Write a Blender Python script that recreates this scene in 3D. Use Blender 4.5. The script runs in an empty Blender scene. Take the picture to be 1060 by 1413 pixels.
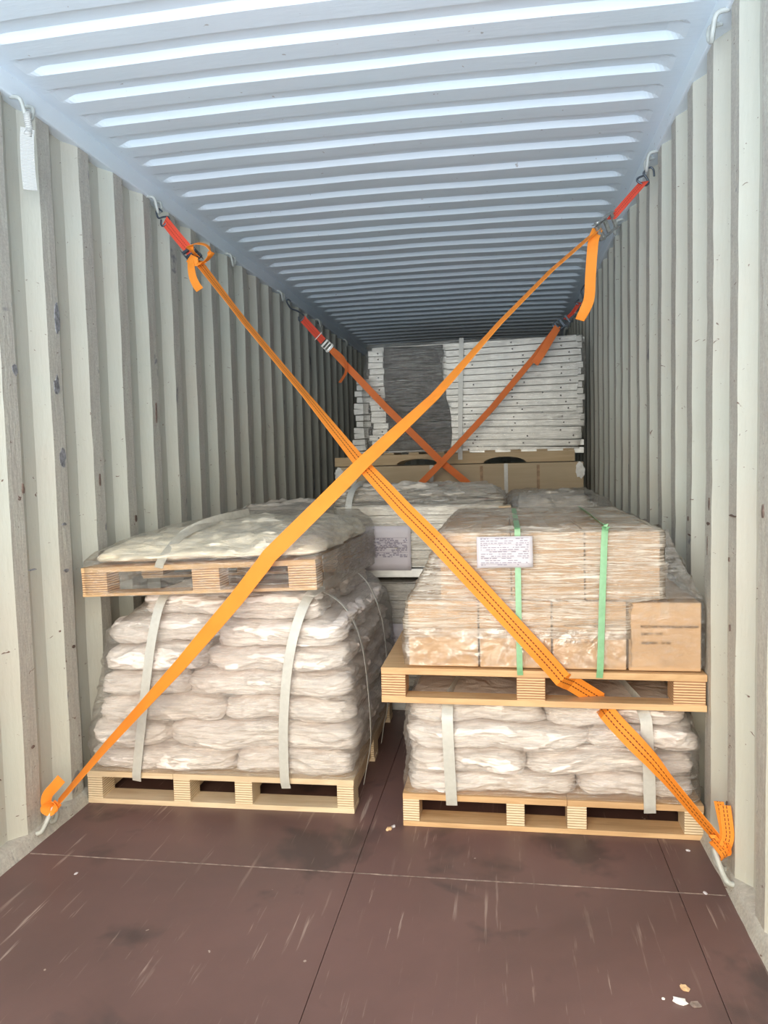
import bpy, bmesh, math, random
from mathutils import Vector, Matrix, noise

# ------------------------------------------------------------------ camera
scn = bpy.context.scene
FPX, CX, CZ = 1051.97, 1.6769, 1.3356
YAW, PITCH, ROLL = 0.1569, 0.0683, -0.0253
cam_d = bpy.data.cameras.new('camera')
cam = bpy.data.objects.new('camera', cam_d)
scn.collection.objects.link(cam)
fw = Vector((-math.sin(YAW)*math.cos(PITCH), math.cos(YAW)*math.cos(PITCH), -math.sin(PITCH)))
r0 = Vector((math.cos(YAW), math.sin(YAW), 0)); u0 = r0.cross(fw)
rt = r0*math.cos(ROLL) + u0*math.sin(ROLL); up = -r0*math.sin(ROLL) + u0*math.cos(ROLL)
M = Matrix((rt, up, -fw)).transposed().to_4x4(); M.translation = (CX, 0, CZ)
cam.matrix_world = M
cam_d.sensor_fit = 'VERTICAL'; cam_d.sensor_height = 36.0
cam_d.lens = FPX/1413*36.0
cam_d.clip_start = 0.02
scn.camera = cam

# ------------------------------------------------------------------ light
OPEN_Y = -0.95
world = bpy.data.worlds.new('world'); scn.world = world; world.use_nodes = True
wn = world.node_tree.nodes; wl = world.node_tree.links; wn.clear()
wo = wn.new('ShaderNodeOutputWorld'); wb = wn.new('ShaderNodeBackground')
wtc = wn.new('ShaderNodeTexCoord'); wsx = wn.new('ShaderNodeSeparateXYZ'); wr = wn.new('ShaderNodeValToRGB')
wmr = wn.new('ShaderNodeMapRange'); wmr.inputs['From Min'].default_value = -1; wmr.inputs['From Max'].default_value = 1
wl.new(wtc.outputs['Generated'], wsx.inputs[0]); wl.new(wsx.outputs['Z'], wmr.inputs['Value'])
wl.new(wmr.outputs['Result'], wr.inputs['Fac']); wl.new(wr.outputs['Color'], wb.inputs['Color']); wl.new(wb.outputs[0], wo.inputs[0])
e = wr.color_ramp.elements
e[0].position = 0.36; e[0].color = (1.04, 1.26, 1.50, 1)      # pale bluish yard outside
e[1].position = 0.62; e[1].color = (1.02, 0.88, 0.68, 1)      # warm hazy sky
x_ = e.new(0.485); x_.color = (1.06, 1.02, 0.90, 1)
wb.inputs['Strength'].default_value = 7.9
pl = bpy.data.lights.new('door_daylight', 'AREA'); pl.shape = 'RECTANGLE'; pl.size = 2.34; pl.size_y = 2.62
pl.cycles.is_portal = True
plo = bpy.data.objects.new('door_daylight', pl); scn.collection.objects.link(plo)
plo.location = (1.175, OPEN_Y, 1.32); plo.rotation_euler = (math.radians(90), 0, 0)
scn.view_settings.view_transform = 'Standard'; scn.view_settings.look = 'None'
scn.view_settings.gamma = 1.0; scn.view_settings.exposure = 0.30
scn.cycles.max_bounces = 9; scn.cycles.diffuse_bounces = 7; scn.cycles.glossy_bounces = 3
scn.cycles.transparent_max_bounces = 14; scn.cycles.transmission_bounces = 4
scn.cycles.caustics_reflective = False; scn.cycles.caustics_refractive = False
scn.cycles.sample_clamp_indirect = 8.0

# ------------------------------------------------------------------ helpers
C = scn.collection
rnd = random.Random(7)

def link(o, parent=None):
    C.objects.link(o)
    if parent is not None: o.parent = parent
    return o

def mesh_obj(name, verts, faces, mats, parent=None, smooth=False, midx=None, uvs=None):
    me = bpy.data.meshes.new(name)
    me.from_pydata([tuple(v) for v in verts], [], faces)
    if not isinstance(mats, (list, tuple)): mats = [mats]
    for m in mats: me.materials.append(m)
    if midx is not None:
        for p, i in zip(me.polygons, midx): p.material_index = i
    if smooth:
        for p in me.polygons: p.use_smooth = True
    if uvs is not None:
        ul = me.uv_layers.new(name='uv')
        for lp in me.loops: ul.data[lp.index].uv = uvs[lp.vertex_index]
    me.update()
    return link(bpy.data.objects.new(name, me), parent)

def bm_obj(name, bm, mats, parent=None, smooth=False):
    me = bpy.data.meshes.new(name); bm.to_mesh(me); bm.free()
    if not isinstance(mats, (list, tuple)): mats = [mats]
    for m in mats: me.materials.append(m)
    if smooth:
        for p in me.polygons: p.use_smooth = True
    return link(bpy.data.objects.new(name, me), parent)

def box_bm(bm, x0, x1, y0, y1, z0, z1, bev=0.0, mat=0):
    r = bmesh.ops.create_cube(bm, size=1.0)
    vs = r['verts']
    for v in vs:
        v.co = Vector(((x0+x1)/2+v.co.x*(x1-x0), (y0+y1)/2+v.co.y*(y1-y0), (z0+z1)/2+v.co.z*(z1-z0)))
    fs = set(f for v in vs for f in v.link_faces)
    for f in fs: f.material_index = mat
    if bev > 0:
        es = list(set(ed for v in vs for ed in v.link_edges))
        bmesh.ops.bevel(bm, geom=es, offset=bev, segments=2, affect='EDGES', profile=0.5)

def box(name, x0, x1, y0, y1, z0, z1, mat, parent=None, bev=0.0015):
    bm = bmesh.new(); box_bm(bm, x0, x1, y0, y1, z0, z1, bev)
    return bm_obj(name, bm, mat, parent)

def empty(name, loc=(0, 0, 0), label=None, cat=None, group=None):
    o = bpy.data.objects.new(name, None); C.objects.link(o); o.location = loc
    o.empty_display_size = 0.05
    tag(o, label, cat, group)
    return o

def tag(o, label=None, cat=None, group=None, kind=None):
    if label: o['label'] = label
    if cat: o['category'] = cat
    if group: o['group'] = group
    if kind: o['kind'] = kind
    return o

def catmull(pts, n=8):
    P = [Vector(p) for p in pts]
    if len(P) < 3: return [P[0].lerp(P[1], i/n) for i in range(n+1)]
    out = []
    for i in range(len(P)-1):
        p0 = P[i-1] if i > 0 else P[i]*2-P[i+1]
        p1, p2 = P[i], P[i+1]
        p3 = P[i+2] if i+2 < len(P) else P[i+1]*2-P[i]
        for k in range(n):
            t = k/n
            out.append(0.5*((2*p1)+(p2-p0)*t+(2*p0-5*p1+4*p2-p3)*t*t+(3*p1-p0-3*p2+p3)*t**3))
    out.append(P[-1]); return out

def polyline(pts, step=0.04):
    P = [Vector(p) for p in pts]; out = [P[0]]
    for a, b in zip(P, P[1:]):
        n = max(1, int((b-a).length/step))
        for k in range(1, n+1): out.append(a.lerp(b, k/n))
    return out

def tube(name, pts, r, mat, parent=None, seg=8, smooth_path=True, closed=False):
    P = catmull(pts, 8) if smooth_path else [Vector(p) for p in pts]
    verts, faces = [], []
    t0 = (P[1]-P[0]).normalized()
    nrm = t0.orthogonal().normalized()
    for i, p in enumerate(P):
        t = (P[min(i+1, len(P)-1)]-P[max(i-1, 0)]).normalized()
        nrm = (nrm - t*nrm.dot(t)).normalized(); b = t.cross(nrm)
        for k in range(seg):
            a = 2*math.pi*k/seg
            verts.append(p+nrm*math.cos(a)*r+b*math.sin(a)*r)
    for i in range(len(P)-1):
        for k in range(seg):
            a = i*seg+k; b2 = i*seg+(k+1) % seg
            faces.append((a, b2, b2+seg, a+seg))
    faces.append(tuple(range(seg))[::-1]); faces.append(tuple(range((len(P)-1)*seg, len(P)*seg)))
    return mesh_obj(name, verts, faces, mat, parent, smooth=True)

def ribbon(name, pts, width, mat, parent=None, base=(0, -1, 0), twist=None, thick=0.0022, smooth_path=False, step=0.03, n=8):
    """webbing: a thin solid strip along a path; twist = list of (fraction, degrees) about the path"""
    P = catmull(pts, n) if smooth_path else polyline(pts, step)
    L = [0.0]
    for a, b in zip(P, P[1:]): L.append(L[-1]+(b-a).length)
    tot = L[-1] or 1
    tw = twist or [(0, 0), (1, 0)]
    def ang(f):
        for (f0, a0), (f1, a1) in zip(tw, tw[1:]):
            if f <= f1: return math.radians(a0+(a1-a0)*(f-f0)/max(1e-6, f1-f0))
        return math.radians(tw[-1][1])
    verts, faces, uvs = [], [], []
    base = Vector(base)
    for i, p in enumerate(P):
        t = (P[min(i+1, len(P)-1)]-P[max(i-1, 0)]).normalized()
        nn = (base-t*base.dot(t)).normalized()
        a = ang(L[i]/tot)
        nn = Matrix.Rotation(a, 3, t) @ nn
        s = t.cross(nn).normalized()
        w = width
        for (ds, dn, u) in ((-1, 1, 0), (0, 1.25, 0.5), (1, 1, 1), (1, -1, 1), (0, -1.25, 0.5), (-1, -1, 0)):
            verts.append(p+s*ds*w/2+nn*dn*thick/2); uvs.append((u, L[i]))
    K = 6
    for i in range(len(P)-1):
        for k in range(K):
            a, b = i*K+k, i*K+(k+1) % K
            faces.append((a, b, b+K, a+K))
    faces.append(tuple(range(K))[::-1]); faces.append(tuple(range((len(P)-1)*K, len(P)*K)))
    return mesh_obj(name, verts, faces, mat, parent, smooth=False, uvs=uvs)

def fbm(x, y, z, o=4):
    return noise.fractal(Vector((x, y, z)), 0.9, 2.1, o)

# ------------------------------------------------------------------ materials
class N:
    def __init__(s, name):
        s.m = bpy.data.materials.new(name); s.m.use_nodes = True
        s.t = s.m.node_tree; s.t.nodes.clear()
        s.out = s.n('ShaderNodeOutputMaterial')
    def n(s, k, **kw):
        nd = s.t.nodes.new(k)
        for a, v in kw.items(): setattr(nd, a, v)
        return nd
    def l(s, a, b): s.t.links.new(a, b)
    def coord(s, scale=(1, 1, 1), kind='Object', loc=(0, 0, 0), rot=(0, 0, 0)):
        tc = s.n('ShaderNodeTexCoord'); mp = s.n('ShaderNodeMapping')
        mp.inputs['Scale'].default_value = scale; mp.inputs['Location'].default_value = loc; mp.inputs['Rotation'].default_value = rot
        s.l(tc.outputs[kind], mp.inputs['Vector']); return mp.outputs['Vector']
    def noise(s, vec, scale=5, detail=4, rough=0.55, dist=0):
        nd = s.n('ShaderNodeTexNoise'); nd.inputs['Scale'].default_value = scale
        nd.inputs['Detail'].default_value = detail; nd.inputs['Roughness'].default_value = rough; nd.inputs['Distortion'].default_value = dist
        s.l(vec, nd.inputs['Vector']); return nd.outputs['Fac']
    def ridge(s, vec, scale=3, detail=4, dist=0.0):
        nd = s.n('ShaderNodeTexNoise', noise_type='RIDGED_MULTIFRACTAL'); nd.inputs['Scale'].default_value = scale
        nd.inputs['Detail'].default_value = detail; nd.inputs['Roughness'].default_value = 0.5; nd.inputs['Distortion'].default_value = dist
        s.l(vec, nd.inputs['Vector']); return s.math('MULTIPLY', nd.outputs['Fac'], 0.5)
    def ramp(s, fac, stops):
        r = s.n('ShaderNodeValToRGB'); s.l(fac, r.inputs['Fac'])
        el = r.color_ramp.elements
        el[0].position, el[0].color = stops[0][0], c4(stops[0][1])
        el[1].position, el[1].color = stops[-1][0], c4(stops[-1][1])
        for p, c in stops[1:-1]:
            q = el.new(p); q.color = c4(c)
        return r.outputs['Color']
    def mix(s, fac, a, b, mode='MIX'):
        m = s.n('ShaderNodeMix', data_type='RGBA', blend_type=mode)
        if isinstance(fac, (int, float)): m.inputs[0].default_value = fac
        else: s.l(fac, m.inputs[0])
        for i, v in ((6, a), (7, b)):
            if isinstance(v, (tuple, list)): m.inputs[i].default_value = c4(v)
            else: s.l(v, m.inputs[i])
        return m.outputs[2]
    def math(s, op, a, b=0.0, clamp=False):
        m = s.n('ShaderNodeMath', operation=op, use_clamp=clamp)
        for i, v in ((0, a), (1, b)):
            if isinstance(v, (int, float)): m.inputs[i].default_value = v
            else: s.l(v, m.inputs[i])
        return m.outputs[0]
    def bump(s, h, strength=0.3, dist=0.01, prev=None):
        b = s.n('ShaderNodeBump'); b.inputs['Strength'].default_value = strength; b.inputs['Distance'].default_value = dist
        s.l(h, b.inputs['Height'])
        if prev is not None: s.l(prev, b.inputs['Normal'])
        return b.outputs['Normal']
    def bsdf(s, col, rough=0.6, metal=0.0, normal=None, spec=0.5, coat=0.0, sheen=0.0):
        b = s.n('ShaderNodeBsdfPrincipled')
        if isinstance(col, (tuple, list)): b.inputs['Base Color'].default_value = c4(col)
        else: s.l(col, b.inputs['Base Color'])
        if isinstance(rough, (int, float)): b.inputs['Roughness'].default_value = rough
        else: s.l(rough, b.inputs['Roughness'])
        b.inputs['Metallic'].default_value = metal
        b.inputs['Specular IOR Level'].default_value = spec
        b.inputs['Coat Weight'].default_value = coat
        b.inputs['Coat Roughness'].default_value = 0.15
        if normal is not None: s.l(normal, b.inputs['Normal'])
        s.l(b.outputs[0], s.out.inputs['Surface']); return b

def c4(c): return (c[0], c[1], c[2], 1.0) if len(c) == 3 else tuple(c)

def plain(name, col, rough=0.5, metal=0.0, nscale=40, var=0.12, spec=0.5):
    m = N(name); v = m.coord(); f = m.noise(v, nscale, 3)
    c2 = tuple(min(1, k*(1+var)) for k in col); c1 = tuple(k*(1-var) for k in col)
    m.bsdf(m.ramp(f, [(0.3, c1), (0.7, c2)]), rough, metal, m.bump(f, 0.1, 0.002), spec); return m.m

PAINT = (0.53, 0.545, 0.485)
def wall_paint(name, scuffed=False):
    m = N(name)
    v = m.coord((1, 1, 1)); big = m.noise(v, 1.6, 5, 0.6)
    fine = m.noise(m.coord((14, 14, 3)), 5, 4)
    col = m.mix(m.ramp(big, [(0.35, (0,)*3), (0.7, (1,)*3)]), PAINT, (0.55, 0.53, 0.465))
    # small dark nicks and rusty scratches
    nk = m.noise(m.coord((3, 9, 16)), 3.2, 3, 0.5, 1.2)
    nkm = m.ramp(nk, [(0.70, (0,)*3), (0.74, (1,)*3)])
    if scuffed:
        sc = m.noise(m.coord((1, 10, 1.6)), 2.4, 6, 0.7, 0.6)
        col = m.mix(m.ramp(sc, [(0.36, (0,)*3), (0.56, (0.85,)*3)]), col, (0.435, 0.41, 0.375))
        s2 = m.noise(m.coord((5, 24, 30)), 2.2, 5, 0.75, 1.0)
        col = m.mix(m.ramp(s2, [(0.46, (0,)*3), (0.66, (0.7,)*3)]), col, (0.56, 0.53, 0.47))
        rd = m.ridge(m.coord((3, 7, 13)), 2.2, 5, 1.6)
        col = m.mix(m.ramp(rd, [(0.72, (0,)*3), (0.95, (0.75,)*3)]), col, (0.27, 0.235, 0.215))
        s5 = m.noise(m.coord((20, 60, 90)), 1.5, 4, 0.7, 0.5)
        col = m.mix(m.ramp(s5, [(0.40, (0,)*3), (0.60, (0.5,)*3)]), col, (0.33, 0.31, 0.28))
        s3 = m.noise(m.coord((2, 4, 3.0), loc=(3.3, 1, 0)), 1.1, 4, 0.7, 0.5)
        col = m.mix(m.ramp(s3, [(0.64, (0,)*3), (0.68, (0.8,)*3)]), col, (0.16, 0.16, 0.18))
    col = m.mix(nkm, col, (0.16, 0.10, 0.08))
    h = m.mix(0.5, fine, big)
    m.bsdf(col, 0.55, 0, m.bump(h, 0.6 if scuffed else 0.3, 0.008), 0.35); return m.m
M_WALL = wall_paint('container_paint'); M_SCUFF = wall_paint('scuffed_container_paint', True)

m = N('roof_paint_with_haze'); v = m.coord(); big = m.noise(v, 1.2, 5, 0.6); f = m.noise(m.coord((2, 12, 2)), 6, 4)
dots = m.noise(m.coord((9, 9, 9)), 3.3, 2)
col = m.mix(m.ramp(big, [(0.3, (0,)*3), (0.75, (1,)*3)]), (0.70, 0.79, 0.86), (0.745, 0.79, 0.855))  # pale blue haze under the roof is mixed into the paint colour
col = m.mix(m.ramp(dots, [(0.74, (0,)*3), (0.77, (0.6,)*3)]), col, (0.30, 0.24, 0.22))
m.bsdf(col, 0.5, 0, m.bump(m.mix(0.5, f, big), 0.25, 0.006), 0.35); M_ROOF = m.m

# floor: dark phenolic plywood, scratched
m = N('phenolic_plywood'); v = m.coord()
big = m.noise(v, 1.1, 5, 0.62, 0.4)
col = m.mix(m.ramp(big, [(0.3, (0,)*3), (0.7, (1,)*3)]), (0.105, 0.062, 0.058), (0.185, 0.104, 0.095))
st = m.noise(m.coord((1, 1, 1), loc=(4, 2, 0)), 2.3, 4, 0.6, 0.3)
col = m.mix(m.ramp(st, [(0.57, (0,)*3), (0.66, (0.65,)*3)]), col, (0.045, 0.036, 0.036))
for (rz, th, lo, sc) in ((0.35, 0.65, 1.0, 1.0), (-0.18, 0.67, 5.0, 1.4), (0.0, 0.67, 9.0, 0.6), (0.6, 0.69, 13.0, 0.7)):
    s_ = m.noise(m.coord((30*sc, 1.5*sc, 1), loc=(lo, lo, 0), rot=(0, 0, rz)), 1.6, 4, 0.6, 0.15)
    g_ = m.noise(m.coord((1, 1, 1), loc=(lo*3, lo, 0)), 1.7, 2)
    k = m.math('MULTIPLY', m.ramp(s_, [(th-0.02, (0,)*3), (th+0.05, (1,)*3)]), m.ramp(g_, [(0.42, (0,)*3), (0.62, (0.75,)*3)]))
    col = m.mix(k, col, (0.42, 0.33, 0.29))
fl = m.noise(m.coord((1, 1, 1), loc=(8, 8, 0)), 26, 2)
col = m.mix(m.ramp(fl, [(0.765, (0,)*3), (0.785, (0.8,)*3)]), col, (0.5, 0.42, 0.36))
gr = m.noise(m.coord((160, 160, 1)), 2.0, 2)
rg = m.ramp(big, [(0.3, (0.40,)*3), (0.7, (0.55,)*3)])
m.bsdf(col, rg, 0, m.bump(gr, 0.15, 0.002, m.bump(big, 0.1, 0.01)), 0.45); M_FLOOR = m.m
M_SEAM = plain('worn_seam_edge', (0.30, 0.23, 0.20), 0.7, nscale=30, var=0.6)
M_DARK = plain('dark_gap_and_hole_shade', (0.02, 0.018, 0.02), 0.9)

def wood(name, c1, c2, edge=False, scale=1.0):
    m = N(name)
    if edge:   # laminated plies, seen edge on
        w = m.n('ShaderNodeTexWave', wave_type='BANDS', bands_direction='Z')
        w.inputs['Scale'].default_value = 34*scale; w.inputs['Distortion'].default_value = 1.6; w.inputs['Detail'].default_value = 3
        w.inputs['Detail Scale'].default_value = 1.2
        m.l(m.coord((0.25, 0.25, 1)), w.inputs['Vector'])
        f = m.mix(0.35, w.outputs['Color'], m.noise(m.coord((6, 6, 50)), 3, 4))
        col = m.ramp(f, [(0.14, tuple(k*0.62 for k in c1)), (0.4, c1), (0.8, c2)])
        n = m.bump(f, 0.5, 0.004)
    else:
        f = m.noise(m.coord((2.0, 26, 26)), 1.6*scale, 5, 0.6, 0.8)
        g = m.noise(m.coord((1, 1, 1)), 2.2, 3)
        col = m.mix(m.ramp(g, [(0.35, (0,)*3), (0.7, (0.5,)*3)]), m.ramp(f, [(0.3, c1), (0.65, c2)]), tuple(k*0.8 for k in c1))
        n = m.bump(f, 0.3, 0.003)
    m.bsdf(col, 0.62, 0, n, 0.3); return m.m
M_PINE = wood('pale_pine', (0.66, 0.50, 0.32), (0.83, 0.68, 0.48))
M_PINE_E = wood('pale_laminated_block', (0.66, 0.50, 0.32), (0.86, 0.72, 0.52), True)
M_PLY = wood('warm_plywood', (0.54, 0.33, 0.165), (0.76, 0.51, 0.28))
M_PLY_E = wood('warm_laminated_block', (0.46, 0.25, 0.13), (0.80, 0.55, 0.32), True)
M_PLANK = wood('plank', (0.48, 0.36, 0.22), (0.62, 0.48, 0.31))

# sacks
def sack_mat(name, c1, c2):
    m = N(name)
    w = m.noise(m.coord((1.6, 1.6, 6)), 3.0, 6, 0.62, 1.1)
    f = m.ridge(m.coord((2.0, 2.0, 6.5)), 2.6, 5, 1.5)
    f2 = m.noise(m.coord((5, 5, 22)), 3.0, 5, 0.65, 0.8)
    g = m.noise(m.coord(), 2.6, 3)
    col = m.mix(m.ramp(f2, [(0.3, (0,)*3), (0.7, (1,)*3)]), c1, c2)
    col = m.mix(m.ramp(g, [(0.5, (0,)*3), (0.75, (0.3,)*3)]), col, (0.66, 0.59, 0.51))
    m.bsdf(col, 0.36, 0, m.bump(f2, 0.35, 0.008, m.bump(f, 0.75, 0.022, m.bump(w, 0.6, 0.03))), 0.6, coat=0.3); return m.m
M_SACK = sack_mat('woven_sack', (0.82, 0.745, 0.715), (0.93, 0.875, 0.85))
M_SHEET = sack_mat('pale_olive_sheeting', (0.86, 0.78, 0.61), (0.95, 0.89, 0.75))

# clear stretch film
def film(name, haze_glint=0.10, shine=0.30, stretch=(1.2, 1.2, 16), rough=0.16, scale=3.2, tint=(0.985, 0.975, 0.96), bstr=0.9, hz=(0.98, 0.95, 0.90)):
    m = N(name)
    s1 = m.noise(m.coord(stretch), scale, 6, 0.62, 0.9)
    s2 = m.ridge(m.coord((2.2, 2.2, 3.6), loc=(5, 3, 1)), 2.6, 4, 2.0)
    s3 = m.noise(m.coord((stretch[0]*1.6, stretch[1]*1.6, stretch[2]*2.4), rot=(0, 0.16, 0)), scale*1.3, 6, 0.7, 1.2)
    s4 = m.noise(m.coord((1, 1, 1.6), loc=(2, 7, 1)), 3.1, 3, 0.5, 0.6)
    nrm = m.bump(s3, bstr*0.6, 0.010, m.bump(s1, bstr, 0.018, m.bump(s2, bstr*0.8, 0.03)))
    tr = m.n('ShaderNodeBsdfTransparent'); tr.inputs[0].default_value = c4(tint)
    gl = m.n('ShaderNodeBsdfGlossy'); gl.inputs['Color'].default_value = (1, 1, 1, 1); gl.inputs['Roughness'].default_value = rough
    m.l(nrm, gl.inputs['Normal'])
    df = m.n('ShaderNodeBsdfDiffuse'); df.inputs[0].default_value = c4(hz); m.l(nrm, df.inputs['Normal'])
    tl = m.n('ShaderNodeBsdfTranslucent'); tl.inputs[0].default_value = c4(hz)
    dt = m.n('ShaderNodeMixShader'); dt.inputs[0].default_value = 0.35; m.l(df.outputs[0], dt.inputs[1]); m.l(tl.outputs[0], dt.inputs[2])
    lw = m.n('ShaderNodeLayerWeight'); lw.inputs['Blend'].default_value = 0.25; m.l(nrm, lw.inputs['Normal'])
    folds = m.ramp(s3, [(0.44, (0,)*3), (0.60, (1,)*3)])
    crease = m.ramp(s2, [(0.55, (0,)*3), (0.9, (1,)*3)])
    patch = m.ramp(s4, [(0.36, (0.25,)*3), (0.62, (1,)*3)])
    gfac = m.math('ADD', m.math('MULTIPLY', lw.outputs['Fresnel'], 0.6), shine*0.5, True)
    gfac = m.math('MULTIPLY', gfac, m.math('ADD', m.math('MULTIPLY', folds, 0.7), m.math('ADD', m.math('MULTIPLY', crease, 0.6), 0.4)), True)
    hfac = m.math('ADD', m.math('MULTIPLY', m.math('MULTIPLY', folds, patch), haze_glint*1.3), m.math('MULTIPLY', m.math('ADD', m.math('MULTIPLY', crease, patch), 0.3), haze_glint), True)  # highlights on folds and creases painted in as pale diffuse streaks
    a = m.n('ShaderNodeMixShader'); m.l(hfac, a.inputs[0]); m.l(tr.outputs[0], a.inputs[1]); m.l(dt.outputs[0], a.inputs[2])
    b = m.n('ShaderNodeMixShader'); m.l(gfac, b.inputs[0]); m.l(a.outputs[0], b.inputs[1]); m.l(gl.outputs[0], b.inputs[2])
    m.l(b.outputs[0], m.out.inputs['Surface']); return m.m
M_FILM = film('stretch_film', 0.22, 0.30, rough=0.13)
M_FILM_HEAVY = film('layered_stretch_film', 0.62, 0.36, (1.0, 1.0, 13), 0.2, scale=2.8, hz=(1.0, 0.92, 0.79), tint=(0.99, 0.965, 0.93))  # warm cream streaks painted in for the bright highlights on the film
M_FILM_CLEAR = film('clear_cover_film', 0.09, 0.24, (2, 2, 7), 0.11, hz=(1.0, 0.94, 0.84))
M_FILM_LOOSE = film('loose_stretch_film', 0.13, 0.30, (3, 3, 2.0), 0.10, scale=3.0)
M_FILM_THIN = film('thin_stretch_film', 0.05, 0.16, (3, 3, 5), 0.12)
M_FILM_GREY = film('dusty_stretch_film', 0.55, 0.25, (1.2, 1.2, 20), 0.25, tint=(0.97, 0.95, 0.92), hz=(0.95, 0.90, 0.84))
M_FILM_BLACK = film('black_stretch_film', 0.25, 0.34, (1.3, 1.3, 12), 0.2, tint=(0.05, 0.055, 0.06), hz=(0.025, 0.028, 0.03))

m = N('cardboard'); f = m.noise(m.coord((3, 3, 60)), 3, 3); g = m.noise(m.coord(), 3, 3)
col = m.mix(m.ramp(g, [(0.3, (0,)*3), (0.7, (1,)*3)]), (0.56, 0.36, 0.205), (0.62, 0.41, 0.245))
m.bsdf(col, 0.7, 0, m.bump(f, 0.12, 0.002), 0.25); M_CARD = m.m
M_TAPE = plain('carton_tape', (0.60, 0.42, 0.27), 0.3, nscale=8, var=0.05)
M_CRATE = wood('crate_board', (0.52, 0.41, 0.27), (0.60, 0.49, 0.34), scale=0.5)
M_INK = plain('black_ink', (0.05, 0.04, 0.035), 0.8)
M_INKG = plain('grey_print', (0.30, 0.27, 0.33), 0.8)
M_PAPER = plain('white_paper', (0.60, 0.57, 0.61), 0.6, nscale=6, var=0.04)
M_PAPER2 = plain('lilac_paper', (0.60, 0.56, 0.60), 0.6, nscale=6, var=0.04)
M_BAND = plain('milky_strapping', (0.53, 0.53, 0.50), 0.35, nscale=60, var=0.06)
M_BANDG = plain('dull_strapping', (0.48, 0.46, 0.40), 0.45)
M_STAIN = plain('brown_stain', (0.36, 0.24, 0.15), 0.7, nscale=25, var=0.4)
M_GREEN = plain('green_strapping', (0.20, 0.42, 0.22), 0.35, nscale=60, var=0.1)
M_SLINGW = N('white_webbing'); _v = M_SLINGW.n('ShaderNodeTexWave', wave_type='BANDS', bands_direction='Z')
_v.inputs['Scale'].default_value = 60; M_SLINGW.l(M_SLINGW.coord(), _v.inputs['Vector'])
M_SLINGW.bsdf(M_SLINGW.ramp(_v.outputs['Color'], [(0.2, (0.42, 0.42, 0.41)), (0.8, (0.62, 0.62, 0.60))]), 0.8, 0, M_SLINGW.bump(_v.outputs['Color'], 0.4, 0.003)); M_SLINGW = M_SLINGW.m

def webbing(name, c, line=None):
    m = N(name); uv = m.coord(kind='UV'); sx = m.n('ShaderNodeSeparateXYZ'); m.l(uv, sx.inputs[0])
    w = m.math('SINE', m.math('MULTIPLY', sx.outputs['Y'], 1400))
    f = m.noise(m.coord((1, 1, 1)), 9, 4)
    col = m.mix(m.ramp(f, [(0.35, (0,)*3), (0.75, (0.6,)*3)]), c, tuple(k*0.82 for k in c))
    if line:
        for p in (0.36, 0.64):
            d = m.math('ABSOLUTE', m.math('SUBTRACT', sx.outputs['X'], p))
            k = m.math('LESS_THAN', d, 0.035)
            dash = m.math('GREATER_THAN', m.math('SINE', m.math('MULTIPLY', sx.outputs['Y'], 500)), -0.55)
            col = m.mix(m.math('MULTIPLY', k, dash), col, line)
    b_ = m.bsdf(col, 0.62, 0, m.bump(w, 0.2, 0.0008), 0.35)
    tl_ = m.n('ShaderNodeBsdfTranslucent'); m.l(col, tl_.inputs[0])
    mx_ = m.n('ShaderNodeMixShader'); mx_.inputs[0].default_value = 0.28
    m.l(b_.outputs[0], mx_.inputs[1]); m.l(tl_.outputs[0], mx_.inputs[2]); m.l(mx_.outputs[0], m.out.inputs['Surface']); return m.m
M_ORANGE = webbing('orange_webbing', (1.0, 0.37, 0.045))
M_ORANGE_L = webbing('lined_orange_webbing', (1.0, 0.37, 0.045), (0.22, 0.035, 0.01))
M_RED = webbing('red_webbing', (1.0, 0.14, 0.08), (0.55, 0.05, 0.03))
M_ORANGE_D = webbing('dull_orange_webbing', (1.0, 0.30, 0.09))
M_STEEL = plain('dark_hook_steel', (0.10, 0.12, 0.15), 0.4, 0.7)
M_BUCK = plain('zinc_buckle', (0.36, 0.37, 0.36), 0.4, 0.7, nscale=70, var=0.3)
M_BUCKB = plain('bright_zinc_buckle', (0.80, 0.79, 0.75), 0.35, 0.4)
m = N('galvanised_steel'); f = m.noise(m.coord((1.5, 3, 30)), 5, 4); g = m.noise(m.coord((4, 4, 4)), 6, 2)
m.bsdf(m.mix(0.5, m.ramp(f, [(0.3, (0.50, 0.51, 0.50)), (0.7, (0.80, 0.80, 0.78))]), m.ramp(g, [(0.3, (0.58, 0.59, 0.58)), (0.7, (0.80, 0.80, 0.77))])), 0.42, 0.35, m.bump(f, 0.1, 0.003)); M_GALV = m.m
M_RING = plain('painted_ring_steel', (0.46, 0.48, 0.46), 0.45, nscale=30, var=0.15)
M_FOAM = plain('white_foam', (0.90, 0.90, 0.88), 0.8, nscale=50, var=0.1)
M_WOODCHIP = plain('wood_chip', (0.75, 0.50, 0.28), 0.8)

M_SCAR = plain('bare_metal_scar', (0.20, 0.20, 0.215), 0.7, nscale=60, var=0.6)
M_RUST = plain('rusty_nick', (0.13, 0.09, 0.075), 0.8, nscale=60, var=0.5)
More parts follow.
